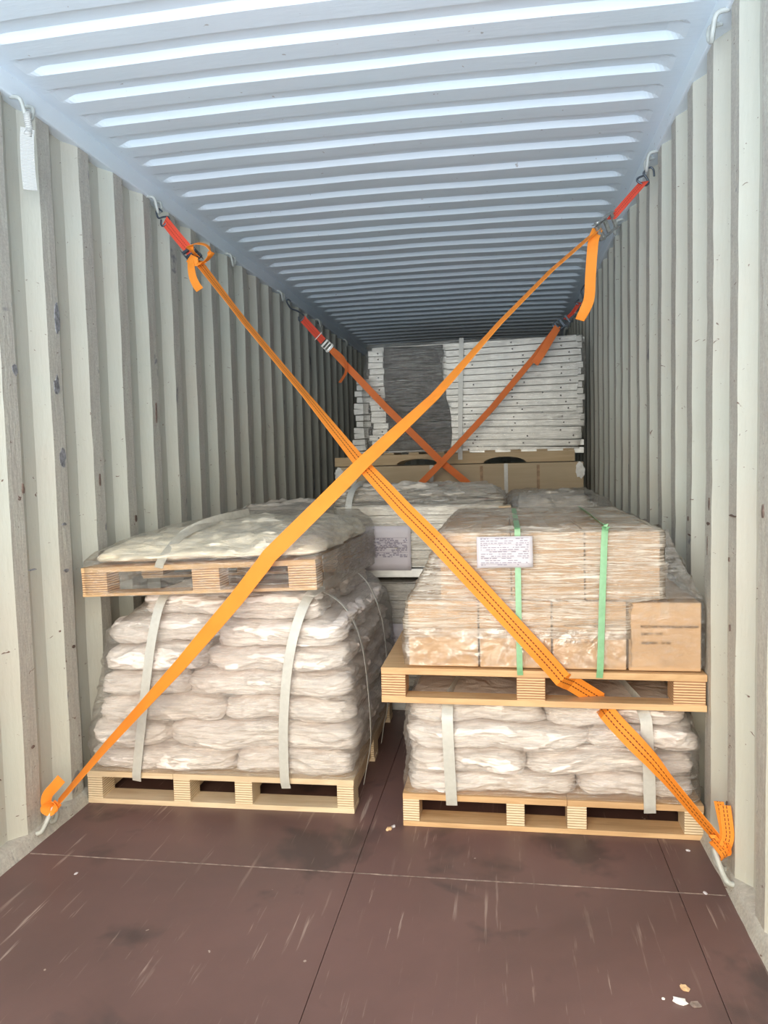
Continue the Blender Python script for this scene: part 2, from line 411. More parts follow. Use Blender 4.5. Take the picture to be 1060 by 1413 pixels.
# ------------------------------------------------------------------ container shell
Y0, Y1 = OPEN_Y, 11.03
H = 2.70
W = 2.35
def corrugated_wall(name, side, y_first, period, zt=2.655, zb=0.0):
    """side -1: left wall at x=0, +1: right wall at x=W. Near edge of an inner flat at y_first."""
    fl, hs, rc = 0.285*period, 0.235*period, 0.25*period; sl = period-fl-hs-rc
    k0 = int(math.floor((Y0-y_first)/period)); prof = []
    y = y_first+k0*period
    while y < Y1+period:
        prof += [(y, 0.0, 1), (y+fl, 0.0, 0), (y+fl+hs, 1.0, 0), (y+fl+hs+rc, 1.0, 0)]
        y += period
    prof = [(min(max(a, Y0), Y1), d, s) for a, d, s in prof]
    zs = [zb+(zt-zb)*i/30 for i in range(31)]
    verts, faces, mi = [], [], []
    for i, (yy, d, s) in enumerate(prof):
        for z in zs:
            wob = 0.0025*fbm(yy*1.3, z*2.2, side*5, 3)
            dent = 0.0
            if d == 0: dent = 0.004*max(0, fbm(yy*4, z*6, side*9, 3))
            off = d*0.036+wob+dent
            x = -off if side < 0 else W+off
            verts.append((x, yy+0.003*fbm(yy*3, z*5, 2, 2), z))
    nz = len(zs)
    for i in range(len(prof)-1):
        if prof[i+1][0]-prof[i][0] < 1e-5: continue
        for j in range(nz-1):
            a, b = i*nz+j, (i+1)*nz+j
            faces.append((a, b, b+1, a+1) if side > 0 else (a, a+1, b+1, b)); mi.append(prof[i][2])
    o = mesh_obj(name, verts, faces, [M_WALL, M_SCUFF], None, midx=mi)
    o['kind'] = 'structure'; return o
wall_l = corrugated_wall('wall_left', -1, 2.661, 0.2805)
wall_r = corrugated_wall('wall_right', 1, 2.634, 0.2700)

# roof
per = 0.2095
prof = []
y = Y0+0.02
ys_ = []
ph = 2.735
k = int((ph-Y0)/per); y = ph-k*per
# slope facing the door starts at ph (recess level) and comes down to the base
ys_.append((Y0, 0.0))
while y < Y1:
    for a, d in ((y-0.026-0.072, 0.0), (y-0.072, 1.0), (y-0.004, 1.0), (y+0.018, 0.0)):
        if a > ys_[-1][0]+0.001 and a < Y1: ys_.append((a, d))
    y += per
ys_.append((Y1, 0.0))
xs = [-0.05, 0.0, 0.06, 0.075, 0.09, 0.105, 0.12, 0.14]+[0.14+2.07*i/24 for i in range(1, 25)]+[2.225, 2.24, 2.255, 2.27, 2.29, 2.35, 2.40]
verts, faces = [], []
for yy, d in ys_:
    for x in xs:
        t = min(1, max(0, (min(x, W-x)-0.06)/0.07)); em = t*t*(3-2*t)
        verts.append((x, yy, H+0.021*d*em+0.004*fbm(x*1.5, yy*1.5, 3, 3)+0.012*math.sin(math.pi*min(max(x/W, 0), 1))))
nx = len(xs)
for i in range(len(ys_)-1):
    for j in range(nx-1):
        a = i*nx+j; faces.append((a, a+nx, a+nx+1, a+1))
roof = mesh_obj('ceiling', verts, faces, M_ROOF); roof['kind'] = 'structure'

# top side rails and bottom side rails
def trim(name, x0, x1, z0, z1, mat=M_WALL, y0=Y0, y1=Y1, bev=0.006):
    o = box(name, x0, x1, y0, y1, z0, z1, mat, bev=bev); o['kind'] = 'structure'; return o
trim('trim_1', -0.07, 0.012, 2.625, 2.715, M_ROOF)
trim('trim_2', W-0.012, W+0.07, 2.625, 2.715, M_ROOF)
def bottom_rail(name, side):
    verts, faces = [], []
    n = 240
    for i in range(n+1):
        yy = Y0+(Y1-Y0)*i/n; w = 0.006*fbm(yy*4, side, 0, 3)
        for (dx, z) in ((-0.05, 0.055+w), (0.004, 0.045+w), (0.012+w, 0.02), (0.022+w, 0.0)):
            verts.append((dx if side < 0 else W-dx, yy, z))
    for i in range(n):
        for j in range(3):
            a = i*4+j; f = (a, a+1, a+5, a+4); faces.append(f if side > 0 else f[::-1])
    o = mesh_obj(name, verts, faces, M_SCUFF, smooth=True); o['kind'] = 'structure'
bottom_rail('trim_3', -1); bottom_rail('trim_4', 1)
# end wall
n = 0; verts, faces = [], []
x = -0.05; pr_ = []
while x < W+0.05:
    pr_ += [(x, 0), (x+0.08, 0), (x+0.13, 0.04), (x+0.21, 0.04)]; x += 0.26
for (xx, d) in pr_: verts += [(xx, Y1+d, 0), (xx, Y1+d, 2.74)]
for i in range(len(pr_)-1): faces.append((2*i, 2*i+2, 2*i+3, 2*i+1))
wb_ = mesh_obj('wall_back', verts, faces, M_WALL); wb_['kind'] = 'structure'
# floor: plywood sheets over a dark sub-floor
bm = bmesh.new()
g = 0.0008; xsplit = 1.176
ycuts = [Y0, -0.08, 2.341, 4.75, 7.15, Y1]
for (a, b) in zip(ycuts, ycuts[1:]):
    for (xa, xb) in ((-0.04, xsplit), (xsplit, 2.185), (2.185, W+0.04)):
        box_bm(bm, xa+g, xb-g, a+g, b-g, -0.028, 0.0, 0.0012)
fl_ = bm_obj('floor', bm, M_FLOOR); fl_['kind'] = 'structure'
box_ = box('floor_subfloor', -0.1, W+0.1, Y0, Y1, -0.06, -0.029, M_DARK); box_['kind'] = 'structure'
# worn pale edge along the cross seam
verts, faces = [], []
for i in range(161):
    x = 0.03+(W-0.06)*i/160; w = 0.004+0.003*fbm(x*9, 0, 0, 3); c = 2.341+0.001*fbm(x*5, 3, 0, 2)
    verts += [(x, c-w, 0.0006), (x, c, 0.0013), (x, c+w*0.5, 0.0006)]
for i in range(160):
    for j in range(2):
        a = 3*i+j; faces.append((a, a+3, a+4, a+1))
o = mesh_obj('trim_5', verts, faces, M_SEAM); o['kind'] = 'structure'

# bare-metal scars and knocks on the wall ribs
def scar(wall, side, y, z, w, h, seed, mat):
    n = 14; pts = []
    for k in range(n):
        a = 2*math.pi*k/n; r = 1+0.55*noise.noise(Vector((math.cos(a)*1.5+seed*3.1, math.sin(a)*1.5, seed)))
        pts.append((math.cos(a)*w/2*r, math.sin(a)*h/2*r))
    xo = -0.0 if side < 0 else W; s = 1 if side < 0 else -1
    verts = [(xo+s*0.0032, y+p, z+q) for p, q in pts]+[(xo-s*0.004, y+p, z+q) for p, q in pts]
    faces = [tuple(range(n)), tuple(range(n, 2*n))[::-1]]+[(i, i+n, (i+1) % n+n, (i+1) % n) for i in range(n)]
    mesh_obj('paint_scar', verts, faces, mat, wall)
SCARS_L = [(2.726, 1.904, 0.034, 0.10, 1), (2.701, 1.649, 0.036, 0.065, 2), (2.714, 1.374, 0.04, 0.075, 3), (2.451, 1.681, 0.03, 0.045, 4),
           (3.54, 1.594, 0.012, 0.10, 5), (2.489, 0.974, 0.04, 0.006, 6), (2.46, 1.264, 0.012, 0.03, 7), (2.700, 0.94, 0.03, 0.012, 8), (2.97, 0.982, 0.05, 0.006, 9),
           (2.72, 0.636, 0.022, 0.012, 10), (3.28, 1.096, 0.02, 0.03, 11), (2.43, 0.344, 0.018, 0.010, 12), (2.70, 1.12, 0.03, 0.010, 13), (2.98, 1.28, 0.012, 0.05, 14)]
SCARS_R = [(2.66, 1.161, 0.012, 0.035, 1), (2.40, 1.143, 0.07, 0.006, 2), (2.93, 1.032, 0.05, 0.006, 3), (2.67, 1.096, 0.04, 0.012, 4), (3.50, 1.014, 0.05, 0.006, 5),
           (2.43, 1.008, 0.012, 0.014, 6), (2.13, 1.173, 0.012, 0.03, 7), (2.44, 0.232, 0.02, 0.03, 8), (2.68, 1.02, 0.006, 0.06, 9), (2.95, 1.09, 0.02, 0.018, 10), (2.42, 0.80, 0.008, 0.02, 11)]
for (y, z, w, h, sd) in SCARS_L: scar(wall_l, -1, y, z, w, h, sd, M_SCAR if w > 0.025 else M_RUST)
for (y, z, w, h, sd) in SCARS_R: scar(wall_r, 1, y, z, w, h, sd, M_RUST)

# lashing rings welded on the rails
def top_ring(side, yy, parent, z=2.60):
    s = 1 if side < 0 else -1; x0 = 0.0 if side < 0 else W
    pts = [(x0+s*0.0, yy-0.038, z+0.028), (x0+s*0.035, yy-0.036, z+0.018), (x0+s*0.042, yy-0.022, z-0.022), (x0+s*0.040, yy, z-0.040),
           (x0+s*0.042, yy+0.022, z-0.022), (x0+s*0.035, yy+0.036, z+0.018), (x0, yy+0.038, z+0.028)]
    return tube('lashing_ring', pts, 0.0075, M_RING, parent)
for yy in (2.55, 3.58, 4.62, 5.70, 6.9, 8.1): top_ring(-1, yy, wall_l)
for yy in (2.50, 3.55, 4.50, 5.75, 6.9, 8.1): top_ring(1, yy, wall_r)
def floor_ring(side, yy, parent):
    s = 1 if side < 0 else -1; x0 = 0.0 if side < 0 else W
    pts = [(x0-s*0.004, yy-0.045, 0.030), (x0+s*0.024, yy-0.042, 0.040), (x0+s*0.040, yy-0.030, 0.075), (x0+s*0.050, yy, 0.116),
           (x0+s*0.045, yy+0.024, 0.085), (x0+s*0.028, yy+0.036, 0.045), (x0-s*0.004, yy+0.045, 0.030)]
    tube('lashing_ring', pts, 0.0085, M_RING, parent)
floor_ring(-1, 2.46, wall_l); floor_ring(1, 2.39, wall_r)

# ------------------------------------------------------------------ pallets
def pallet(label, x0, x1, y0, y1, z, hb, hk, hd, blocks, split, m1, m2, front_w=0.10, rot=(0, 0, 0), cat='pallet'):
    """hb bottom board, hk block height, hd deck; blocks: (x0,x1) relative; origin at front left corner"""
    r = empty('wooden_pallet', (x0, y0, z), label, cat, 'wooden pallets')
    w, d = x1-x0, y1-y0
    for (ya, yb) in ((0, front_w), (d/2-0.05, d/2+0.05), (d-0.1, d)):
        box('bottom_board', 0, w, ya, yb, 0, hb, m1, r)
    for (xa, xb) in blocks:
        for (ya, yb) in ((0.002, 0.10), (d/2-0.06, d/2+0.06), (d-0.1, d-0.002)):
            box('block', xa, xb, ya, yb, hb, hb+hk, m2, r)
    sp = [0]+list(split)+[w]
    for a, b in zip(sp, sp[1:]):
        box('deck_board', a+(0.001 if a else 0), b, 0, d, hb+hk, hb+hk+hd, m1, r)
    r.rotation_euler = rot
    return r
PL1 = pallet('pale pine pallet on the floor under the tall left sack stack', 0.02, 1.10, 2.735, 3.84, 0.0, 0.020, 0.088, 0.022,
       ((0.0, 0.062), (0.360, 0.428), (0.610, 0.680), (1.014, 1.078)), (0.36,), M_PINE, M_PINE_E, rot=(0, 0, 0.012))
PR1 = pallet('warm plywood pallet on the floor under the low right sack stack', 1.296, 2.340, 2.675, 3.78, 0.0, 0.018, 0.082, 0.022,
       ((0.0, 0.060), (0.373, 0.437), (0.585, 0.652), (0.980, 1.043)), (0.585,), M_PLY, M_PINE_E)
# long runners visible through the openings of the lower pallets
for (P_, bl, d, mm) in ((PL1, (0.0, 0.36, 0.61, 1.014), 1.1, M_PINE), (PR1, (0.0, 0.373, 0.585, 0.98), 1.1, M_PINE)):
    for b in bl: box('runner', b+0.012, b+0.05, 0.10, d-0.1, 0.022, 0.10, mm, P_)
PR2 = pallet('plywood pallet carrying the cartons, resting on the low right sacks', 1.229, 2.346, 2.665, 3.77, 0.462, 0.022, 0.082, 0.024,
       ((0.0, 0.088), (0.482, 0.580), (1.008, 1.113)), (), M_PLY, M_PLY_E, front_w=0.075, rot=(0, 0.006, 0))
PL2 = pallet('film-wrapped pallet tilted on top of the tall left sack stack', 0.042, 0.985, 2.735, 3.84, 0.829, 0.012, 0.082, 0.020,
       ((0.0, 0.105), (0.455, 0.565), (0.835, 0.943)), (), M_PLY, M_PLY_E, rot=(-0.012, -0.032, 0))

# ------------------------------------------------------------------ sacks
def warp_z(x, y, z, zb=0.13, zt=0.83):
    k = max(0.0, min(1.0, (z-zb)/0.10))*max(0.0, min(1.0, (zt-z)/0.10))
    return z+k*0.026*noise.noise(Vector((x*3.1, y*2.5, z*3.0+4.2)))
def pillow(name, x0, x1, y0, y1, z0, z1, seed, mat, parent=None, flat=True, ex=5.0, ez=2.3, over=0.16, nx=26, wr=0.010, warp=None):
    """a filled sack lying flat, squeezed between z0 and z1"""
    cx, cy, cz = (x0+x1)/2, (y0+y1)/2, (z0+z1)/2
    hx, hy, hz = (x1-x0)/2, (y1-y0)/2, (z1-z0)/2*(1+over)
    bm = bmesh.new(); bmesh.ops.create_cube(bm, size=2.0)
    bmesh.ops.subdivide_edges(bm, edges=bm.edges[:], cuts=nx, use_grid_fill=True)
    for v in bm.verts:
        u, w, t = v.co.x, v.co.y, v.co.z
        # denser rows toward the rim
        a = max(abs(u), abs(w))
        n_ = (abs(u)**ex+abs(w)**ex)**(1/ex)
        full = (n_**ez+abs(t)**ez)**(1/ez)
        k = max(abs(u), abs(w), abs(t))/full if full > 0 else 1
        p = Vector((u*k, w*k, t*k))
        # ears: corners droop out a little
        cor = (abs(p.x)*abs(p.y))
        X, Yv, Z = cx+p.x*hx, cy+p.y*hy, cz+p.z*hz
        rim = max(abs(p.x), abs(p.y))**3
        rg = 0.0
        if nx > 30:
            q_ = Vector((X*6+seed, Yv*6, Z*15)); q_ += Vector((1, 1, 1))*0.5*noise.noise(q_*0.7)
            rg = (1-abs(noise.noise(q_)))**5*0.9+(1-abs(noise.noise(q_*2.3)))**6*0.5-0.5
        d1 = noise.fractal(Vector((X*5+seed, Yv*5, Z*16)), 0.9, 2.1, 4)
        d2 = noise.fractal(Vector((X*15+seed*3, Yv*15, Z*38)), 0.9, 2.1, 4)
        nrm = Vector((p.x*abs(p.x)**2, p.y*abs(p.y)**2, p.z*0.6))
        if nrm.length > 0: nrm.normalize()
        X += nrm.x*(d1*wr*1.5+d2*wr*0.7+rg*wr); Yv += nrm.y*(d1*wr*1.5+d2*wr*0.7+rg*wr)
        Z += nrm.z*(d1*wr+d2*wr*0.7)-0.010*cor*rim
        if flat: Z = min(max(Z, z0+0.0006), z1-0.0006)
        if warp: Z = warp_z(X, Yv, Z, *warp)
        v.co = (X, Yv, Z)
    o = bm_obj(name, bm, mat, parent, smooth=True)
    return o
ORD = ['bottom', 'second', 'third', 'fourth', 'fifth', 'sixth', 'seventh', 'top']
def move_origin(o, p):
    p = Vector(p); o.data.transform(Matrix.Translation(-p)); o.location = p

def sack_stack(layers, y0, y1, zb, where, grp, splits, front_in):
    n = len(layers)
    for i, (xa, xb, za, zt) in enumerate(layers):
        nm = 'top' if i == n-1 else (ORD[i])
        sp = xa+(xb-xa)*splits[i]
        ym = (y0+y1)/2+(0.03 if i % 2 else -0.03)
        for (a, b, side) in ((xa, sp+0.006, 'left'), (sp-0.006, xb, 'right')):
            for (c, d, fb) in ((y0+front_in[i], ym, 'front'), (ym, y1-front_in[i]*0.6, 'back')):
                jz = rnd.uniform(-0.006, 0.006)
                o = pillow('sack', a+rnd.uniform(0, 0.012), b-rnd.uniform(0, 0.012), c+rnd.uniform(-0.006, 0.012), d, za, zt, rnd.uniform(0, 90), M_SACK, nx=54 if fb == 'front' else (34 if side == 'right' else 14),
                           ez=rnd.uniform(3.0, 4.6), ex=rnd.uniform(6, 10), wr=0.011, over=0.12, warp=(zb+0.01, layers[-1][3]))
                move_origin(o, ((a+b)/2, (c+d)/2, za))
                tag(o, 'white woven sack, %s layer, %s %s corner of the %s' % (nm, fb, side, where), 'sack', grp)
L1 = []
xa_ = [0.024, 0.022, 0.045, 0.072, 0.088, 0.100, 0.235]
xb_ = [1.098, 1.112, 1.105, 1.100, 1.098, 1.075, 0.985]
z = 0.1305
for i in range(7):
    hh = 0.100 if i < 6 else 0.096
    L1.append((xa_[i], xb_[i], z, z+hh)); z += hh
sack_stack(L1, 2.742, 3.84, 0.13, 'tall left stack', 'sacks in the tall left stack', [0.56, 0.30, 0.50, 0.36, 0.42, 0.47, 0.5], [0, 0, 0.006, 0.012, 0.02, 0.035, 0.075])
L2 = []
z = 0.1225
for i, (a, b) in enumerate(((1.302, 2.330), (1.316, 2.322), (1.308, 2.333), (1.312, 2.30))):
    L2.append((a, b, z, z+0.0845)); z += 0.0845
sack_stack(L2, 2.682, 3.76, 0.12, 'low right stack', 'sacks in the low right stack', [0.60, 0.42, 0.63, 0.5], [0, 0.006, 0.0, 0.02])

# pale sheeting bundle on the upper left pallet
o = pillow('wrapped_bundle', 0.055, 0.995, 2.755, 3.86, 0.958, 1.112, 12.3, M_SHEET, flat=False, ex=14, ez=2.0, over=0.0, nx=50, wr=0.016)
for v in o.data.vertices:   # flat underside following the tilted deck, top falling away to the left
    base = 0.950+0.032*(v.co.x-0.05)-0.012*(v.co.y-2.735)
    if v.co.z < 1.03: v.co.z = base+max(0, (v.co.z-0.99))*0.5
    else: v.co.z = base+0.02+(v.co.z-1.03)*(0.9+0.3*min(1, (v.co.x-0.05)/0.5))*1.15
move_origin(o, (0.5, 3.3, 0.96))
tag(o, 'domed pale olive sheeted bundle lying on the tilted upper left pallet', 'bundle')

# ------------------------------------------------------------------ stretch film hulls
def hull(name, levels, mat, seed, label, n=380, amp=0.006, freq=(3, 3, 14), cap=True, rad=0.05, parent=None, sub=7, bottom=False):
    """levels: (z, x0, x1, y0, y1); rounded rectangles joined into one wrinkled skin"""
    L = []
    for a, b in zip(levels, levels[1:]):
        for k in range(sub): L.append(tuple(a[j]+(b[j]-a[j])*k/sub for j in range(5)))
    L.append(levels[-1])
    if cap:
        z, a, b, c, d = L[-1]
        for k in (0.8, 0.5, 0.2, 0.02):
            mx, my = (a+b)/2, (c+d)/2
            L.append((z+0.004*(1-k), mx+(a-mx)*k, mx+(b-mx)*k, my+(c-my)*k, my+(d-my)*k))
    verts, faces = [], []
    for li, (z, a, b, c, d) in enumerate(L):
        w, h = b-a, d-c; r = min(rad, w/2.01, h/2.01)
        segs = [((a+r, c), (b-r, c)), ((b, c+r), (b, d-r)), ((b-r, d), (a+r, d)), ((a, d-r), (a, c+r))]
        cen = [(b-r, c+r, -90), (b-r, d-r, 0), (a+r, d-r, 90), (a+r, c+r, 180)]
        per_ = [w-2*r, r*1.57, h-2*r, r*1.57]*2
        ring = []
        nn = [int(n*0.24), int(n*0.03)+2]*4
        for s in range(4):
            (p, q) = segs[s]; m_ = nn[0]
            for k in range(m_):
                t = k/m_; ring.append((p[0]+(q[0]-p[0])*t, p[1]+(q[1]-p[1])*t, s*90-90))
            cx_, cy_, a0 = cen[s]
            for k in range(nn[1]):
                an = a0+90*k/nn[1]; ring.append((cx_+r*math.cos(math.radians(an)), cy_+r*math.sin(math.radians(an)), an))
        for (x, y, an) in ring:
            dd = amp*(fbm(x*freq[0]+seed, y*freq[1], z*freq[2], 5)+0.5*fbm(x*freq[0]*4+seed, y*freq[1]*4, z*freq[2]*2.4, 4))
            if y < c+0.2 or x > b-0.05:
                q_ = Vector((x*freq[0]*1.3+seed, y*freq[1]*1.3, z*freq[2]*2.6)); q_ += Vector((1, 1, 1))*0.6*noise.noise(q_*0.35)
                dd += amp*0.8*((1-abs(noise.noise(q_)))**6-0.15)
            dd = abs(dd)
            verts.append((x+math.cos(math.radians(an))*dd, y+math.sin(math.radians(an))*dd, z+dd*0.6))
    K = len(ring)
    for i in range(len(L)-1):
        for k in range(K):
            a, b = i*K+k, i*K+(k+1) % K; faces.append((a, b, b+K, a+K))
    o = mesh_obj(name, verts, faces, mat, parent, smooth=True)
    z, a, b, c, d = levels[0]; move_origin(o, ((a+b)/2, (c+d)/2, z))
    if label: tag(o, label, 'stretch wrap', 'stretch wraps over the loads')
    return o
def layer_levels(layers, y0, y1, fin, yin=0.022, pad=0.007):
    lv = []
    for i, (a, b, z0, z1) in enumerate(layers):
        f = fin[i]
        h = z1-z0
        if i == 0: lv.append((z0+0.004, a-pad, b+pad, y0+f-pad, y1+pad))
        lv.append((z0+h*0.5, a-pad, b+pad, y0+f-pad, y1-f*0.6+pad))
        if i < len(layers)-1:
            n_ = layers[i+1]
            lv.append((z1, (a+n_[0])/2-pad+0.002, (b+n_[1])/2+pad-0.002, y0+fin[i+1]-pad+0.002, y1+pad-0.01))
    return lv
lv = layer_levels(L1, 2.742, 3.84, [0, 0, 0.006, 0.012, 0.02, 0.035, 0.075])
lv.append((0.823, 0.28, 0.94, 2.86, 3.78))
hull('stretch_wrap', lv, M_FILM, 3.1, 'clear stretch film around the tall left sack stack', amp=0.007, cap=False)
lv = layer_levels(L2, 2.682, 3.76, [0, 0.006, 0, 0.02])
lv.append((0.458, 1.33, 2.29, 2.72, 3.74))
hull('stretch_wrap', lv, M_FILM, 8.7, 'clear stretch film around the low right sack stack', amp=0.007, cap=False)
hull('stretch_wrap', [(0.835, 0.036, 1.02, 2.728, 3.87), (0.90, 0.034, 1.012, 2.726, 3.875), (0.965, 0.036, 1.012, 2.728, 3.87), (1.00, 0.075, 1.02, 2.748, 3.87),
                      (1.05, 0.19, 1.00, 2.82, 3.84), (1.09, 0.33, 0.95, 2.95, 3.80)], M_FILM_CLEAR, 5.5,
     'clear film over the tilted upper left pallet and its domed bundle', amp=0.006, freq=(5, 5, 8))

# thick layered film down the right flank of the tilted pallet
verts, faces = [], []
NU, NV = 60, 14
for i in range(NU+1):
    u = i/NU; yy = 2.735+1.13*u
    zt_ = 0.990-0.045*u*0.2; zb_ = 0.852-0.05*u
    for j in range(NV+1):
        z = zb_+(zt_-zb_)*j/NV
        verts.append((1.006+0.012*abs(fbm(yy*7, z*9, 4, 4))+0.006*(1-abs(noise.noise(Vector((yy*16, z*5, 2)))))**5, yy, z))
for i in range(NU):
    for j in range(NV):
        a = i*(NV+1)+j; faces.append((a, a+NV+1, a+NV+2, a+1))
o = mesh_obj('loose_film', verts, faces, M_FILM_GREY, smooth=True)
mo = o.modifiers.new('solid', 'SOLIDIFY'); mo.thickness = 0.0006
move_origin(o, (1.006, 2.735, 0.85)); tag(o, 'dusty layered film down the right flank of the tilted upper pallet', 'plastic film')

# ------------------------------------------------------------------ strapping bands
def band(pts, w, mat, label, base=(0, -1, 0), grp=None, smooth=True):
    o = ribbon('strapping_band', pts, w, mat, None, base, thick=0.0014, smooth_path=smooth)
    move_origin(o, pts[-1]); tag(o, label, 'strapping band', grp); return o
G1 = 'milky plastic bands around the left stack'
band([(0.40, 3.2, 0.842), (0.36, 2.92, 0.836), (0.344, 2.80, 0.815), (0.328, 2.738, 0.70), (0.301, 2.722, 0.53), (0.270, 2.718, 0.33), (0.240, 2.722, 0.15), (0.233, 2.731, 0.100)], 0.036, M_BAND,
     'milky vertical band on the left side of the tall left sack stack front', grp=G1)
band([(0.99, 3.2, 0.842), (0.95, 2.92, 0.836), (0.928, 2.80, 0.812), (0.893, 2.737, 0.70), (0.861, 2.722, 0.54), (0.842, 2.718, 0.34), (0.838, 2.722, 0.15), (0.840, 2.733, 0.095)], 0.036, M_BAND,
     'milky vertical band right of centre on the tall left sack stack front', grp=G1)
band([(0.55, 2.97, 0.842), (0.85, 2.96, 0.840), (0.96, 2.95, 0.815), (1.052, 2.95, 0.74), (1.108, 2.95, 0.60), (1.130, 2.95, 0.39), (1.134, 2.95, 0.22), (1.118, 2.95, 0.12), (1.10, 2.95, 0.03)], 0.022, M_BAND,
     'milky band down the right flank of the tall left sack stack, nearer one', base=(1, 0, 0.1), grp=G1)
band([(0.7, 3.42, 0.842), (0.95, 3.41, 0.838), (1.045, 3.40, 0.79), (1.105, 3.40, 0.66), (1.132, 3.40, 0.49), (1.134, 3.40, 0.22), (1.115, 3.40, 0.12), (1.10, 3.40, 0.03)], 0.022, M_BAND,
     'milky band down the right flank of the tall left sack stack, farther one', base=(1, 0, 0.1), grp=G1)
G2 = 'milky plastic bands around the low right stack'
band([(1.50, 3.1, 0.468), (1.47, 2.76, 0.462), (1.465, 2.68, 0.43), (1.466, 2.662, 0.37), (1.470, 2.658, 0.24), (1.474, 2.662, 0.13), (1.475, 2.669, 0.088)], 0.040, M_BAND,
     'milky vertical band on the left side of the low right sack stack', grp=G2)
band([(2.10, 3.1, 0.468), (2.13, 2.76, 0.462), (2.146, 2.68, 0.43), (2.150, 2.660, 0.36), (2.155, 2.656, 0.24), (2.158, 2.660, 0.13), (2.16, 2.669, 0.092)], 0.040, M_BAND,
     'milky vertical band on the right side of the low right sack stack', grp=G2)
G3 = 'green bands around the cartons'
band([(1.72, 3.6, 1.094), (1.72, 2.72, 1.092), (1.720, 2.682, 1.086), (1.721, 2.672, 1.06), (1.721, 2.660, 0.84), (1.722, 2.656, 0.62), (1.724, 2.661, 0.572)], 0.020, M_GREEN,
     'green plastic band down the cartons, left one crossed by the orange strap', grp=G3)
band([(2.02, 3.6, 1.094), (2.018, 2.72, 1.092), (2.017, 2.682, 1.086), (2.012, 2.668, 1.04), (2.003, 2.658, 0.84), (1.995, 2.654, 0.62), (1.992, 2.660, 0.568)], 0.022, M_GREEN,
     'green plastic band down the cartons, right one beside the printed text', grp=G3)
# band over the upper left bundle
band([(0.52, 3.35, 1.112), (0.46, 3.05, 1.098), (0.41, 2.88, 1.062), (0.385, 2.79, 1.01), (0.372, 2.742, 0.972), (0.366, 2.726, 0.945)], 0.034, M_BANDG, 'greyish band over the domed bundle on the upper left pallet')

# ------------------------------------------------------------------ cartons
def text(parent, body, size, loc, rot, mat, name='printed_text', sx=1.0):
    cu = bpy.data.curves.new(name, 'FONT'); cu.body = body; cu.size = size; cu.extrude = 0.0002
    o = bpy.data.objects.new(name, cu)
    me = bpy.data.meshes.new_from_object(o); bpy.data.objects.remove(o)
    me.materials.clear(); me.materials.append(mat)
    o = bpy.data.objects.new(name, me); link(o, parent)
    o.location = loc; o.rotation_euler = rot; o.scale = (sx, 1, 1); return o
def carton(x, y, z, w, d, h, label, rz=0.0, printed=False, slant=0.0):
    r = empty('cardboard_carton', (x, y, z), label, 'box', 'cartons on the right pallet')
    bm = bmesh.new(); box_bm(bm, 0, w, 0, d, 0, h, 0.004)
    for v in bm.verts:
        v.co.y += 0.004*math.sin(v.co.z/h*math.pi)*-1
    bm_obj('carton_body', bm, M_CARD, r, smooth=False)
    box('tape', w*0.44, w*0.56, 0.0, d, h+0.0001, h+0.0009, M_TAPE, r, bev=0)
    box('tape', w*0.44, w*0.56, -0.0012, -0.0002, h-0.055, h+0.0009, M_TAPE, r, bev=0)
    if printed:
        rx = (math.radians(90), 0, 0)
        text(r, 'PRODUCT NAME: TIN PLATED BRASS LINE TAP/4000G.NW', 0.0125, (0.038, -0.0045, h*0.635), rx, M_INK, sx=0.58)
        text(r, 'QUANTITY :   175 PCS', 0.0125, (0.040, -0.0048, h*0.53), rx, M_INK, sx=0.58)
        text(r, 'GROSS WEIGHT :    12.4   KGS', 0.0125, (0.041, -0.0050, h*0.40), rx, M_INK, sx=0.58)
    r.rotation_euler = (0, slant, rz); return r
DK = 0.5925
cw = 0.248
def dz(x): return DK-0.006*(x-1.229)
xsb = [1.330, 1.584, 1.838, 2.094]
for row, (yy, nm) in enumerate(((2.685, 'front row'), (3.04, 'second row'), (3.395, 'back row'))):
    for i, x in enumerate(xsb):
        pos = ['leftmost', 'second from left', 'third from left', 'rightmost, turned slightly,'][i]
        carton(x, yy, dz(x)+0.0005, cw if i < 3 else 0.238, 0.345, 0.238, 'brown cardboard carton on the plywood pallet, lower tier, %s, %s' % (nm, pos), printed=(row == 0 and i >= 2), rz=0.012 if (i == 3 and row == 0) else 0, slant=0)
    for i, x in enumerate((1.448, 1.700, 1.953)):
        pos = ['left under the paper list', 'middle', 'right one beyond the green band'][i] if row == 0 else ['left', 'middle', 'right'][i]
        carton(x, yy+0.02, DK+0.238, cw, 0.34, 0.238, 'brown cardboard carton, upper tier of the pallet, %s, %s' % (nm, pos))

hull('stretch_wrap', [(0.700, 1.316, 2.098, 2.666, 3.76), (0.826, 1.322, 2.100, 2.670, 3.76), (0.838, 1.333, 2.213, 2.676, 3.76), (0.95, 1.40, 2.214, 2.680, 3.76),
                      (1.03, 1.430, 2.212, 2.682, 3.76), (1.070, 1.438, 2.208, 2.686, 3.76), (1.088, 1.465, 2.17, 2.72, 3.72)],
     M_FILM_HEAVY, 21.0, 'heavily wrinkled film around the upper cartons on the right pallet', amp=0.008, freq=(5, 5, 16), rad=0.02, n=420)
hull('stretch_wrap', [(0.600, 1.314, 2.098, 2.667, 3.76), (0.66, 1.310, 2.100, 2.662, 3.76), (0.735, 1.314, 2.098, 2.660, 3.76)],
     M_FILM_LOOSE, 27.0, 'clear crumpled skirt of film around the feet of the lower cartons', amp=0.008, freq=(9, 9, 5), rad=0.02, n=420, cap=False)
